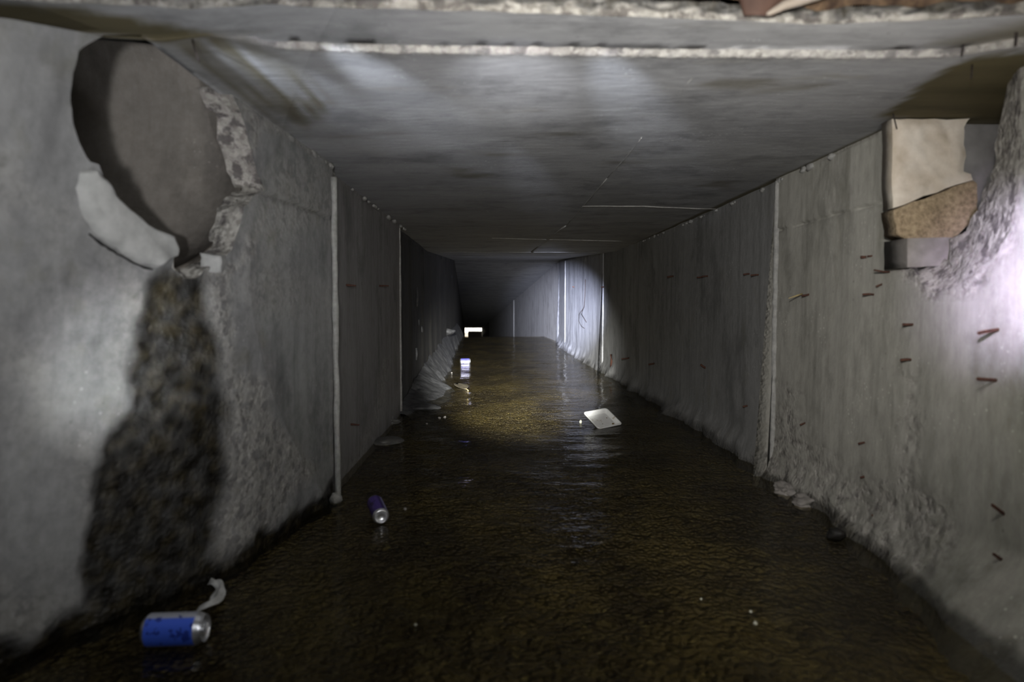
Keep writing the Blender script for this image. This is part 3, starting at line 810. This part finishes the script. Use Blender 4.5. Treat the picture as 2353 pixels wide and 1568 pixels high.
for y in wy:
    l, r = shore_l(y), shore_r(y)
    for i in range(NWX):
        x = l + (r - l) * i / (NWX - 1)
        wv.append(Vector((x, y, 0.002 * fbm((x * .6, y, 0), 3.0, 2) * (y < 14.5))))
water = link_mesh('water', wv, grid_faces(len(wy), NWX), M['water'], None, True)
tag(water, 'shallow rippled water running over the stream bed', 'water', None, 'stuff')

EDGE = [(4.25, -0.57), (4.6, -0.52), (5.2, -0.40), (5.7, -0.42), (6.2, -0.56), (6.7, -0.55), (7.5, -0.56), (8.4, -0.62), (10, -0.70), (12, -0.78), (14.9, -0.86)]
sv = []; NY, NX = 150, 18
for i in range(NY):
    y = 4.30 + (14.95 - 4.30) * (i / (NY - 1)) ** 1.5
    xe = lerp_table(EDGE, y) + 0.05 * fbm((y * 3, 0, 0), 1.6, 3)
    xw = (fx_left_far(min(y, 12.5), 0) if y < 12.5 else sec(y)[0]) + 0.005
    h = lerp_table([(4.25, 0.02), (5.0, 0.05), (6.0, 0.17), (7.5, 0.24), (10, 0.30), (15, 0.30)], y)
    for k in range(NX):
        t = k / (NX - 1)
        x = xe + (xw - xe) * t
        z = -0.025 + (h + 0.025) * (t ** 0.8) + 0.03 * fbm((x, y, 0), 3.5, 5) * min(1, t * 3)
        sv.append(Vector((x, y, z)))
bank = link_mesh('silt_bank', sv, grid_faces(NY, NX), M['silt'], None, True)
tag(bank, 'bank of grey silt sloping along the foot of the blackened left wall', 'silt')

# ------------------------------------------------------------------ drain pipes behind the two openings
def trough(name, cy, cz, r, x0, x1, mat, th=0.06, a0=180, a1=360, n=40, mouth=None):
    vs = []; nx = 10
    for rr in (r, r + th):
        for i in range(nx):
            for k in range(n):
                a = math.radians(a0 + (a1 - a0) * k / (n - 1))
                xs0 = mouth(cy + rr * math.cos(a), cz + rr * math.sin(a)) if mouth else x0
                x = xs0 + (x1 - xs0) * i / (nx - 1)
                vs.append(Vector((x, cy + rr * math.cos(a), cz + rr * math.sin(a))))
    N = nx * n; fs = grid_faces(nx, n) + [tuple(i + N for i in reversed(f)) for f in grid_faces(nx, n)]
    for k in range(n - 1):
        fs.append((k, k + 1, N + k + 1, N + k)); e = (nx - 1) * n
        fs.append((e + k, N + e + k, N + e + k + 1, e + k + 1))
    for i in range(nx - 1):
        for c in (0, n - 1): fs.append((i * n + c, (i + 1) * n + c, N + (i + 1) * n + c, N + i * n + c))
    return link_mesh(name, vs, fs, mat)
pl = empty('drain_pipe', (-0.76, 1.46, 1.2))
pb = trough('pipe_barrel', 0, 0, 0.44, -0.0, -1.0, M['pipe'], mouth=lambda y, z: fx_left_near(1.46 + y, 1.2 + z) - 0.055 + 0.76, a0=180, a1=420, n=60); pb.parent = pl
vs = [Vector((-1.0, 0, 0))] + [Vector((-1.0, 0.47 * math.cos(math.radians(180 + 240 * k / 40)), 0.47 * math.sin(math.radians(180 + 240 * k / 40)))) for k in range(41)]
link_mesh('pipe_end', vs, [(0, k, k + 1) for k in range(1, 41)], M['pipe'], pl)
ib = bmesh.new(); bmesh.ops.create_cube(ib, size=1.0)
for v in ib.verts: v.co = Vector((-0.60 + v.co.x * 0.8, 0.14 + v.co.y * 0.44, -0.40 + v.co.z * 0.08))
bmesh.ops.bevel(ib, geom=ib.edges[:], offset=0.012, segments=2, affect='EDGES')
from_bm('pipe_invert', ib, M['pipe'], pl, False)
tag(pl, 'wide grey-brown concrete drain pipe opening through the left wall', 'pipe')

pr = empty('drain_pipe', (1.25, 1.60, 1.2))
pb = trough('pipe_barrel', 0, 0, 0.42, 0.04, 0.9, M['grey'], 0.05); pb.parent = pr
vs = [Vector((0.9, 0, 0))] + [Vector((0.9, 0.45 * math.cos(math.radians(180 + 180 * k / 30)), 0.45 * math.sin(math.radians(180 + 180 * k / 30)))) for k in range(31)]
link_mesh('pipe_end', vs, [(0, k, k + 1) for k in range(1, 31)], M['grey'], pr)
tag(pr, 'smaller drain recess behind the pale broken opening in the right wall', 'pipe')

def slab_from_px(name, poly, y, depth, mat, seed=1, dens=4, amp=0.006):
    pts = dense(poly + [poly[0]], dens)[:-1]
    f = []; 
    for (a, b) in pts:
        p = on_y(a, b, y); p.z = min(p.z, 1.198)
        p = p + Vector((nz(p, 30, seed), 0, nz(p, 30, seed + 3))) * amp; p.z = min(p.z, 1.199); f.append(p)
    n = len(f)
    # triangulated face with interior points for relief
    P2 = [Vector((p.x, p.z)) for p in f]; pl2 = [(p.x, p.y) for p in P2]
    x0, x1 = min(p.x for p in P2), max(p.x for p in P2); z0, z1 = min(p.y for p in P2), max(p.y for p in P2)
    d = 0.009
    x = x0
    while x < x1:
        z = z0
        while z < z1:
            if in_poly(x, z, pl2) and seg_dist(x, z, pl2) > d * .6: P2.append(Vector((x, z)))
            z += d
        x += d
    v2, _, f2, orig, _, _ = delaunay_2d_cdt(P2, [(i, (i + 1) % n) for i in range(n)], [], 1, 1e-6)
    vs = []
    for i, v in enumerate(v2):
        p = Vector((v.x, y, v.y)); e = min(1, seg_dist(v.x, v.y, pl2) / 0.02)
        p.y += amp * 1.2 * fbm(p, 16, seed) * e - 0.006 * e; vs.append(p)
    fs = [tuple(q) for q in f2]; base = len(vs)
    for p in f: vs.append(Vector((p.x, y, p.z)))
    for p in f: vs.append(Vector((p.x, y + depth, p.z)))
    for i in range(n):
        j = (i + 1) % n; fs.append((base + i, base + j, base + n + j, base + n + i))
    fs.append(tuple(base + n + i for i in range(n)))
    o = link_mesh(name, vs, fs, mat, None, True)
    return o
pm = slab_from_px('mortar_plug', [(2052, 268), (2120, 272), (2232, 272), (2216, 292), (2214, 330), (2222, 362), (2216, 394), (2232, 398), (2236, 412), (2150, 442), (2050, 480), (2050, 380)], 1.845, 0.05, M['plaster'], 3)
tag(pm, 'pale beige mortar plug filling the upper part of the right opening', 'mortar')
pm = slab_from_px('grout_block', [(2050, 484), (2150, 446), (2236, 415), (2247, 425), (2244, 470), (2246, 500), (2190, 550), (2100, 552), (2060, 540)], 1.835, 0.06, M['sand'], 8)
tag(pm, 'brown sandy grout block under the beige mortar in the right opening', 'grout')
pm = slab_from_px('ledge_block', [(2085, 548), (2200, 546), (2200, 610), (2085, 615)], 1.79, 0.11, M['grey'], 12, 4, 0.003)
tag(pm, 'smooth grey ledge at the bottom of the right opening', 'ledge')
pm = slab_from_px('striped_slab', [(2190, 262), (2360, 262), (2360, 480), (2190, 480)], 1.90, 0.05, plain('board_marked', (0.13, 0.125, 0.12), (0.22, 0.215, 0.21), 9, 0.9), 15, 4, 0.002)
tag(pm, 'dark grey board-marked slab deep in the right opening', 'slab')

# ------------------------------------------------------------------ loose pieces on the left opening's lip
def chunk(name, path, w, h, mat, seed):
    """broken bar of concrete along a path of points"""
    P = []
    for a, b in zip(path, path[1:]):
        for i in range(8): P.append(Vector(a).lerp(Vector(b), i / 8))
    P.append(Vector(path[-1]))
    vs = []; sh = [(-1, -1), (-0.3, -1.05), (0.5, -1), (1, -0.7), (1.05, 0.2), (0.9, 1), (0.1, 1.05), (-0.7, 1), (-1.05, 0.3)]
    for i, p in enumerate(P):
        t = (P[min(i + 1, len(P) - 1)] - P[max(i - 1, 0)]).normalized()
        u = Vector((1, 0, 0)); n = t.cross(u).normalized()
        k = 0.55 + 0.45 * min(1, i / 10.0)
        for a, b in sh:
            q = p + u * (a * w * k) + n * (b * h * k)
            vs.append(q + Vector((nz(q, 30, seed), nz(q, 30, seed + 2), nz(q, 30, seed + 5))) * 0.007)
    m = len(sh); fs = []
    for i in range(len(P) - 1):
        for k in range(m): fs.append((i * m + k, i * m + (k + 1) % m, (i + 1) * m + (k + 1) % m, (i + 1) * m + k))
    fs.append(tuple(range(m))[::-1]); fs.append(tuple((len(P) - 1) * m + k for k in range(m)))
    o = link_mesh(name, vs, fs, mat, None, True)
    return o
CH = [(206, 384), (232, 410), (262, 452), (300, 489), (345, 521), (394, 545), (402, 568), (399, 588), (380, 598), (362, 613), (322, 606), (276, 578), (226, 543), (196, 500), (176, 430), (186, 395)]
co = dense(CH + [CH[0]], 6)[:-1]
front = []; n = len(co); cx = sum(p[0] for p in co) / n; cy = sum(p[1] for p in co) / n
vs = []; fs = []
for off, ins in ((0.05, 0.0), (0.0, 0.0), (-0.012, 0.06), (-0.016, 0.16)):
    for a_, b_ in co:
        # pull the inner rings towards the spine of the piece
        k = min(range(len(co)), key=lambda i: 0)
        qx, qy = a_, b_
        sx = 190 + (b_ - 390) * 0.0
        t_ = max(0.0, min(1.0, ((a_ - 190) * 200 + (b_ - 410) * 170) / (200.0 ** 2 + 170.0 ** 2)))
        spx, spy = 195 + 185 * t_, 420 + 160 * t_ + 14 * math.sin(math.pi * t_)
        qx += (spx - a_) * ins * 2.2; qy += (spy - b_) * ins * 2.2
        p = on_wall(qx, qy, fx_left_near); p.x -= off
        p += Vector((nz(p, 34, 3), nz(p, 34, 6), nz(p, 34, 9))) * 0.005
        vs.append(p)
for r in range(3):
    for k in range(n): fs.append((r * n + k, r * n + (k + 1) % n, (r + 1) * n + (k + 1) % n, (r + 1) * n + k))
fs.append(tuple(3 * n + k for k in range(n)))
ck = link_mesh('concrete_chunk', vs, fs, M['chunk'], None, True)
tag(ck, 'long pale broken curb of concrete along the lower lip of the left pipe opening', 'concrete')
cr = []
for a_, b_ in dense([(206, 538), (228, 556), (262, 578), (300, 600), (330, 614), (352, 620)], 4):
    q = on_wall(a_ + 2 * nz((a_ * .1, 0, 0), 1), b_ + 3 * nz((0, a_ * .09, 0), 1), fx_left_near); cr.append(q + Vector((-0.001, 0, 0)))
tube('crack', cr, [0.0035 * (0.5 + 0.8 * abs(nz(v, 40, 2))) for v in cr], M['black'], wall_left, 6)  # black tube whose colour stands in for the shade inside the crack
p = on_wall(490, 604, lambda y, z: fx_left_near(y, z) - 0.01)
bm = bmesh.new(); bmesh.ops.create_cube(bm, size=1.0)
bmesh.ops.subdivide_edges(bm, edges=bm.edges[:], cuts=4, use_grid_fill=True)
for v in bm.verts:
    q = v.co.copy(); v.co = Vector((q.x * 0.045, q.y * 0.060, q.z * 0.040)) * (1 + 0.18 * fbm(q, 2.5, 3))
ck = from_bm('concrete_block', bm, M['chunk']); ck.location = p; ck.rotation_euler = (0.1, 0.1, 0.2)
tag(ck, 'small pale block lodged beside the wet notch of the left pipe opening', 'concrete')

# ------------------------------------------------------------------ cans
def lathe(name, prof, mat, parent, n=40, cap0=False, cap1=False):
    """profile of (x along axis, radius)"""
    vs = []; fs = []
    for x, r in prof:
        for k in range(n):
            a = 2 * math.pi * k / n; vs.append((x, r * math.cos(a), r * math.sin(a)))
    for i in range(len(prof) - 1):
        for k in range(n):
            fs.append((i * n + k, (i + 1) * n + k, (i + 1) * n + (k + 1) % n, i * n + (k + 1) % n))
    if cap0: fs.append(tuple(range(n)))
    if cap1: fs.append(tuple((len(prof) - 1) * n + k for k in reversed(range(n))))
    return link_mesh(name, vs, fs, mat, parent)
def make_can(L, R, pmat, loc, direction, roll=0.0, tab=True):
    root = empty('drinks_can', loc)
    d = Vector(direction).normalized()
    root.rotation_mode = 'QUATERNION'
    q = d.to_track_quat('X', 'Z')
    root.rotation_quaternion = q @ Matrix.Rotation(roll, 3, 'X').to_quaternion()
    h = L / 2
    lathe('can_body', [(-h + 0.010, R), (-h + 0.012, R), (-h * .5, R), (0, R), (h * .5, R), (h - 0.014, R)], pmat, root)
    lathe('can_base', [(-h + 0.010, R), (-h + 0.004, R * 0.90), (-h, R * 0.76), (-h + 0.001, R * 0.70), (-h + 0.006, R * 0.60), (-h + 0.010, R * 0.30), (-h + 0.011, 0.0005)], M['alu'], root)
    lathe('can_lid', [(h - 0.014, R), (h - 0.006, R * 0.88), (h - 0.002, R * 0.82), (h, R * 0.83), (h + 0.001, R * 0.80), (h - 0.001, R * 0.77), (h - 0.004, R * 0.74), (h - 0.004, R * 0.4), (h - 0.004, 0.0005)], M['alu'], root)
    if tab:
        pts = [(h - 0.002, 0.013 * math.cos(a) + 0.004, 0.008 * math.sin(a)) for a in [2 * math.pi * k / 16 for k in range(17)]]
        lid = [c for c in root.children if c.name.startswith('can_lid')][0]
        tube('pull_tab', pts, 0.0016, M['alu'], lid, 6)
    return root
c1 = on_z(403, 1446, 0.030)
can = make_can(0.122, 0.033, M['can_a'], c1, (1, 0.03, 0.015), 0.35)
tag(can, 'crushed blue and silver drinks can lying sideways at the foot of the wet seep', 'can')
c2 = on_z(876, 1189, 0.024)
can = make_can(0.135, 0.0265, M['can_b'], c2 + Vector((-0.022, 0.060, 0.008)), (-0.045, 0.125, 0.014), 0.3)
tag(can, 'slim dark purple can pointing its silver end at the viewer', 'can')
c3 = on_z(1069, 830.5, 0.026)
can = make_can(0.122, 0.033, M['can_c'], c3, (1, 0.12, 0.0), 2.2)
tag(can, 'distant lavender blue can lying in the water beside the silt bank', 'can')

# ------------------------------------------------------------------ foam tray
TL, TR = on_y(1345, 948, 3.93), on_y(1401, 938, 4.03)
BL, BR = on_y(1370, 988, 3.80), on_y(1423, 976, 3.91)
ux = ((TR - TL) + (BR - BL)).normalized(); uy = ((TL - BL) + (TR - BR)); uy = (uy - ux * uy.dot(ux)).normalized()
un = ux.cross(uy).normalized()
hw = ((TR - TL).length + (BR - BL).length) / 4; hh = ((TL - BL).length + (TR - BR).length) / 4
tray = empty('foam_tray', (TL + TR + BL + BR) / 4)
tray.rotation_mode = 'QUATERNION'
tray.rotation_quaternion = Matrix((ux, uy, un)).transposed().to_quaternion()
def rrect(w, h, r, z, n=6):
    out = []
    for cx, cy, a0 in ((w - r, h - r, 0), (-w + r, h - r, 90), (-w + r, -h + r, 180), (w - r, -h + r, 270)):
        for k in range(n + 1):
            a = math.radians(a0 + 90 * k / n); out.append(Vector((cx + r * math.cos(a), cy + r * math.sin(a), z)))
    return out
rings = [rrect(hw - 0.014, hh - 0.014, 0.014, -0.020), rrect(hw - 0.003, hh - 0.003, 0.017, -0.004), rrect(hw, hh, 0.018, 0.0), rrect(hw, hh, 0.018, 0.004), rrect(hw - 0.006, hh - 0.006, 0.016, 0.005),
         rrect(hw - 0.008, hh - 0.008, 0.016, 0.002), rrect(hw - 0.020, hh - 0.020, 0.014, -0.013), rrect(hw - 0.024, hh - 0.024, 0.012, -0.015)]
vs = [v for r in rings for v in r]; n = len(rings[0]); fs = []
for i in range(len(rings) - 1):
    for k in range(n): fs.append((i * n + k, i * n + (k + 1) % n, (i + 1) * n + (k + 1) % n, (i + 1) * n + k))
fs.append(tuple(reversed(range(n))))
link_mesh('tray_shell', vs, fs, M['foam'], tray)
pad = [v + Vector((0, 0, 0.0005)) for v in rings[-1]]
link_mesh('tray_bottom', pad, [tuple(range(n))], M['foam'], tray, False)
for (a, b, s1) in ((0.05, -0.045, 0.006), (0.045, 0.01, 0.003), (-0.02, -0.03, 0.0025)):
    lump('food_scrap', (a, b, -0.012), (s1 * 1.4, s1, s1 * .5), plain('food_scrap', (0.10, 0.07, 0.02), (0.20, 0.13, 0.05), 60, 0.7), a * 90, 0.4, 2, tray)
tag(tray, 'white foam food tray propped up in the water, rust-coloured food stains inside', 'tray')
st = lump('river_stone', on_z(1390, 962, 0.012) + Vector((0.0, 0.02, -0.012)), (0.05, 0.030, 0.022), M['black'], 5, 0.3)
tag(st, 'dark stone under the propped white foam tray', 'stone')

# ------------------------------------------------------------------ stones, paper, leaf, flecks
def place(name, px, py, z, size, mat, seed, label, cat, rough=0.3, sub=3, rotz=0.0, group=None):
    o = lump(name, on_z(px, py, z), size, mat, seed, rough, sub, None, rotz)
    return tag(o, label, cat, group)
place('pebble', 1334, 970, 0.006, (0.008, 0.010, 0.012), M['fleck'], 3, 'pale pebble beside the white foam tray', 'pebble', sub=2)
place('dark_rock', 1921, 1228, 0.010, (0.026, 0.026, 0.020), M['black'], 8, 'black rock in the water near the right wall', 'rock')
place('flat_stone', 968, 936, 0.004, (0.13, 0.12, 0.022), M['silt'], 11, 'flat grey stone at the tip of the silt bank', 'stone', 0.3)
place('flat_stone', 888, 1014, 0.0, (0.085, 0.10, 0.014), M['stone'], 15, 'low wet stone at the foot of the middle left panel', 'stone', 0.3)
place('lump_stone', 946, 893, 0.06, (0.07, 0.09, 0.045), M['silt'], 19, 'grey lump wedged between the silt bank and the left wall', 'stone', 0.3)
place('lump_stone', 1028, 763, 0.32, (0.10, 0.12, 0.05), M['silt'], 23, 'far boulder on the end of the silt bank', 'stone', 0.3)
place('lump_stone', 771, 1146, 0.012, (0.022, 0.022, 0.022), M['beaddim'], 29, 'crumb of mortar at the base of the left mortar fin', 'stone', 0.3)
place('lump_stone', 1272, 771, 0.02, (0.07, 0.10, 0.05), M['stone'], 31, 'stone on the crest beneath the lit right wall', 'stone', 0.3)
for i, (a, b, lab) in enumerate(((900, 968, 'dark wet lump against the base of the middle left panel'), (1850, 1150, 'rough lump of concrete at the base of the near right wall'), (1805, 1128, 'grey rubble lump below the mortar bead on the right wall'))):
    place('rubble_lump', a, b, 0.01, (0.045, 0.05, 0.026), M['stone'] if i == 0 else M['grey'], 40 + i, lab, 'rubble', 0.6, 4)
for i, (a, b, r, lab) in enumerate(((1736, 1433, 0.0052, 'larger yellow-white fleck on the near stream bed'), (1725, 1406, 0.0036, 'small yellow-white fleck just above the larger one on the stream bed'),
        (955, 1436, 0.0036, 'pale fleck on the near stream bed, below the purple can'), (1611, 1377, 0.0030, 'faint pale fleck on the stream bed ahead of the larger pair'), (1038, 857, 0.009, 'white fleck in the water next to the silt bank'),
        (1010, 961, 0.010, 'whitish crumb in the water in front of the flat stone'), (1022, 959, 0.010, 'second whitish crumb just right of another in the dark water'), (931, 1170, 0.006, 'tiny pale chip standing right of the purple can'), (981, 974, 0.007, 'white speck below the flat grey stone'))):
    place('pale_fleck', a, b, 0.003, (r, r, r * .8), M['fleck'] if i < 4 else M['grey'], 60 + i, lab, 'fleck', 0.3, 2)
# crumpled paper
pp = [on_z(a, b, z) for a, b, z in ((458, 1403, 0.006), (472, 1396, 0.016), (486, 1392, 0.02), (498, 1380, 0.014), (504, 1366, 0.018), (508, 1352, 0.012), (500, 1342, 0.018), (492, 1336, 0.010))]
vs = []
for i, p in enumerate(pp):
    t = (pp[min(i + 1, 7)] - pp[max(i - 1, 0)]).normalized(); s2 = t.cross(Vector((0, 0, 1))).normalized()
    for k in range(7):
        u = (k - 3) / 3
        q = p + s2 * u * (0.015 + 0.006 * math.sin(i * 2.1)) + Vector((0.005 * nz((i * 1.3, k * 1.4, 3), 1, 2), 0.006 * nz((i * 1.3, k * 1.4, 9), 1, 2), 0.016 * nz((i * 1.1, k * 1.2, 0), 1, 2) + 0.008 * (1 - u * u)))
        vs.append(q)
o = link_mesh('crumpled_paper', vs, grid_faces(8, 7), M['paper'])
so = o.modifiers.new('thickness', 'SOLIDIFY'); so.thickness = 0.003
sb = o.modifiers.new('smooth', 'SUBSURF'); sb.levels = sb.render_levels = 2
tag(o, 'twist of wet white paper beside the blue and silver can', 'paper')
# leaf
la, lb = on_z(1046, 881, 0.004), on_z(1076, 898, 0.004)
ax = (lb - la); L = ax.length; ax.normalize(); sd = ax.cross(Vector((0, 0, 1))).normalized()
lr = empty('dead_leaf', la)
vs = []
for i in range(13):
    t = i / 12; w = 0.055 * math.sin(math.pi * min(1, t * 1.02)) ** 0.8 * (1.25 - 0.5 * t)
    for k in range(5):
        u = (k - 2) / 2; vs.append(ax * (t * L * 0.72 + 0.08) + sd * (u * w) + Vector((0, 0, 0.012 * u * u + 0.006 * math.sin(t * 6))))
bl = link_mesh('leaf_blade', vs, grid_faces(13, 5), M['leaf'], lr)
so = bl.modifiers.new('thickness', 'SOLIDIFY'); so.thickness = 0.002
tube('leaf_stalk', [ax * (L * 0.72), ax * (L * 0.9) + Vector((0, 0, 0.004)), ax * L], [0.005, 0.004, 0.004], M['straw'], lr, 6)
tag(lr, 'dead leaf with a pale stalk floating off the silt bank', 'leaf')

# ------------------------------------------------------------------ rusty stubs in the right wall
def fxr(y, z): return fx_right_near(y, z) if y < 2.73 else (fx_right_mid(y, z) if y < 7.08 else fx_right_far(y, z))
NAILS = [
 (2247, 766, 2291, 757, .0040, 'thick rusty stub beside the bright spot, upper of the two nearest'),
 (2245, 871, 2287, 875, .0040, 'thick rusty stub below the bright spot, lower of the two nearest'),
 (2279, 1160, 2303, 1188, .0036, 'slanting rusty stub low on the near right wall, upper of a slanting pair'),
 (2282, 1273, 2296, 1290, .0034, 'slanting rusty stub low on the near right wall, lower of a slanting pair'),
 (2074, 746, 2094, 746, .0034, 'short rusty stub under the broken opening, upper of a vertical pair'),
 (2069, 828, 2091, 828, .0036, 'short rusty stub above the pale crumbling streak, lower of a vertical pair'),
 (2008, 621, 2043, 626, .0026, 'long thin rusty nail just left of the broken opening'),
 (2013, 659, 2024, 651, .0026, 'small tilted rusty stub under the long thin nail'),
 (1978, 591, 1989, 590, .0040, 'stubby rusty nail head up and left of the long thin nail'),
 (1993, 589, 2003, 588, .0022, 'thin rusty tip right beside the stubby nail head'),
 (1982, 677, 2005, 678, .0030, 'rusty stub with a flared end, level with the straw'),
 (1842, 680, 1859, 675, .0036, 'rusty stub that holds the yellow straw'),
 (1708, 631, 1721, 630, .0036, 'rusty stub left of the mortar bead, first of a touching pair'),
 (1725, 633, 1742, 632, .0036, 'rusty stub left of the mortar bead, second of a touching pair'),
 (1601, 638, 1613, 637, .0040, 'dark stub far along the right wall, outer of a small pair'),
 (1612, 636, 1626, 635, .0040, 'dark stub far along the right wall, inner of a small pair'),
 (1533, 637, 1548, 635, .0050, 'dark stub high on the middle right panel, farthest along it'),
 (1972, 1020, 1986, 1016, .0030, 'rusty stub low on the wall near the speckled patch'),
 (1977, 1098, 1985, 1094, .0036, 'dark nub low on the wall below the speckled patch'),
 (1838, 977, 1849, 970, .0030, 'tilted nub just right of the mortar bead, low down'),
 (1707, 935, 1717, 933, .0040, 'dark stub low on the middle right panel near the mortar bead'),
 (2003, 1184, 2013, 1193, .0028, 'slanting nub just above the rubble line of the right wall'),
 (1428, 825, 1446, 822, .0060, 'far stub at the foot of the middle right panel near its end'),
 (1490, 838, 1503, 835, .0060, 'far stub low on the middle right panel above a rust drip'),
 (1610, 838, 1620, 848, .0060, 'rust-dripping stub low in the middle of the right panel'),
 (1381, 660, 1388, 659, .0060, 'tiny stub on the far lit panel, right of the wire'),
 (1315, 659, 1320, 660, .0060, 'tiny stub on the far lit panel, left of the wire'),
]
for a, b, c, d, r, lab in NAILS:
    root = on_wall(c, d, fxr); root = root + Vector((0.012, 0, 0))
    tip = on_y(a, b, root.y - 0.006)
    mid = root.lerp(tip, 0.5) + Vector((0, 0, 0.05 * (root - tip).length * random.uniform(-1, 1)))
    o = tube('rusty_stub', [root, mid, tip + (mid - tip) * 0.08, tip], [r * 1.05, r, r, r * 0.7], M['rust'], None, 8)
    tag(o, lab, 'nail', 'rusty stubs in the right wall')
rt = on_wall(1850, 678, fxr)
tp = on_y(1812, 686, rt.y - 0.02)
tag(tube('dry_straw', [rt + Vector((-0.012, -0.004, 0.004)), rt.lerp(tp, .5) + Vector((0, 0, .004)), tp], [0.0028, 0.003, 0.0012], M['straw'], None, 6), 'yellow dry straw caught on a rusty stub', 'straw')
# stubs on the middle left panel
for a, b, c, d, lab in ((795, 655, 818, 657, 'dark stub on the middle left panel close to the mortar fin'), (872, 657, 893, 657, 'dark stub on the middle left panel away from the mortar fin'),
                        (806, 975, 826, 977, 'dark stub low on the middle left panel')):
    root = on_wall(a, b, fx_left_mid) + Vector((-0.01, 0, 0)); tip = on_y(c, d, root.y - 0.004)
    tag(tube('rusty_stub', [root, root.lerp(tip, .5), tip], [0.005, 0.0045, 0.003], M['rust'], None, 8), lab, 'nail', 'stubs in the left wall')

# wires
def hang(pts, y, r, label, name='tie_wire', zfix=None):
    P = [on_y(a, b, y) for a, b in pts]
    if zfix: P[0].z = zfix
    tag(tube(name, P, r, M['wire'], None, 6), label, 'wire', 'tie wires in the roof')
hang([(2215, 84), (2214, 102), (2209, 130)], on_z(2214, 108, 1.21).y - 0.01, 0.0024, 'tie wire hanging across the pale joint left of the right opening', zfix=1.224)
hang([(2336, 46), (2335, 75), (2333, 106)], on_z(2335, 90, 1.21).y - 0.03, 0.0026, 'nearest tie wire hanging at the edge above the right opening', zfix=1.224)
hang([(2234, 148), (2233, 164), (2231, 181)], on_z(2234, 148, 1.2).y, 0.0016, 'tie wire hanging from the olive stained roof over the right opening', zfix=1.202)
hang([(2052, 262), (2056, 276), (2061, 297)], on_z(2052, 262, 1.2).y, 0.0018, 'short tie wire at the tip of the olive stain', zfix=1.202)
hang([(440, 88), (446, 110), (457, 142)], on_z(440, 90, 1.2).y, 0.0016, 'tie wire lying against the olive streaked roof above the left opening', zfix=1.214)
pa = [on_wall(a, b, lambda y, z: fx_right_far(y, z) - 0.03) for a, b in ((1345, 642), (1344, 680), (1342, 705), (1338, 714), (1336, 722), (1341, 730), (1347, 740))]
tag(tube('hanging_wire', pa, 0.0045, M['wire'], None, 6), 'thin wire dangling down the far lit right panel', 'wire')
pa = [on_wall(a, b, lambda y, z: fx_right_far(y, z) - 0.012) for a, b in ((1338, 712), (1331, 722), (1330, 738), (1336, 750), (1343, 755))]
tag(tube('wire_loop', pa, 0.0035, M['wire'], None, 6), 'loop of cable at the bottom of the dangling wire', 'wire')
pa = [on_wall(a, b, lambda y, z: fxr(y, z) - 0.01) for a, b in ((1404, 815), (1405, 830), (1404, 845))]
tag(tube('rusty_bar', pa, 0.012, M['rust'], None, 6), 'short upright rusty bar at the foot of the far mortar joint', 'bar')

# curled scrap hanging over the broken slab edge
yb = y_front(0.46) - 0.02
vs = []
for i in range(9):
    t = i / 8
    for k in range(11):
        u = k / 10
        a = on_y(1690 + 20 * t + (175 - 110 * t) * u, -30 + 66 * t - 8 * (1 - t) * u, yb - 0.02 * math.sin(math.pi * u) * (1 - .5 * t))
        vs.append(a)
sc_ = empty('curled_scrap', tuple(on_y(1755, 20, yb)))
bl = link_mesh('scrap_blade', [Vector(v) - sc_.location for v in vs], grid_faces(9, 11), M['scrap'], sc_)
so = bl.modifiers.new('thickness', 'SOLIDIFY'); so.thickness = 0.003
rp = [on_y(a, b, yb - 0.012) - sc_.location for a, b in ((1762, 33), (1780, 24), (1800, 13), (1830, 2), (1880, -14), (1920, -30))]
tube('scrap_rim', rp, [0.003, 0.006, 0.008, 0.010, 0.011, 0.011], M['scraprim'], sc_, 8)
tag(sc_, 'reddish brown curled scrap with a pale rim hanging over the broken roof edge', 'scrap')
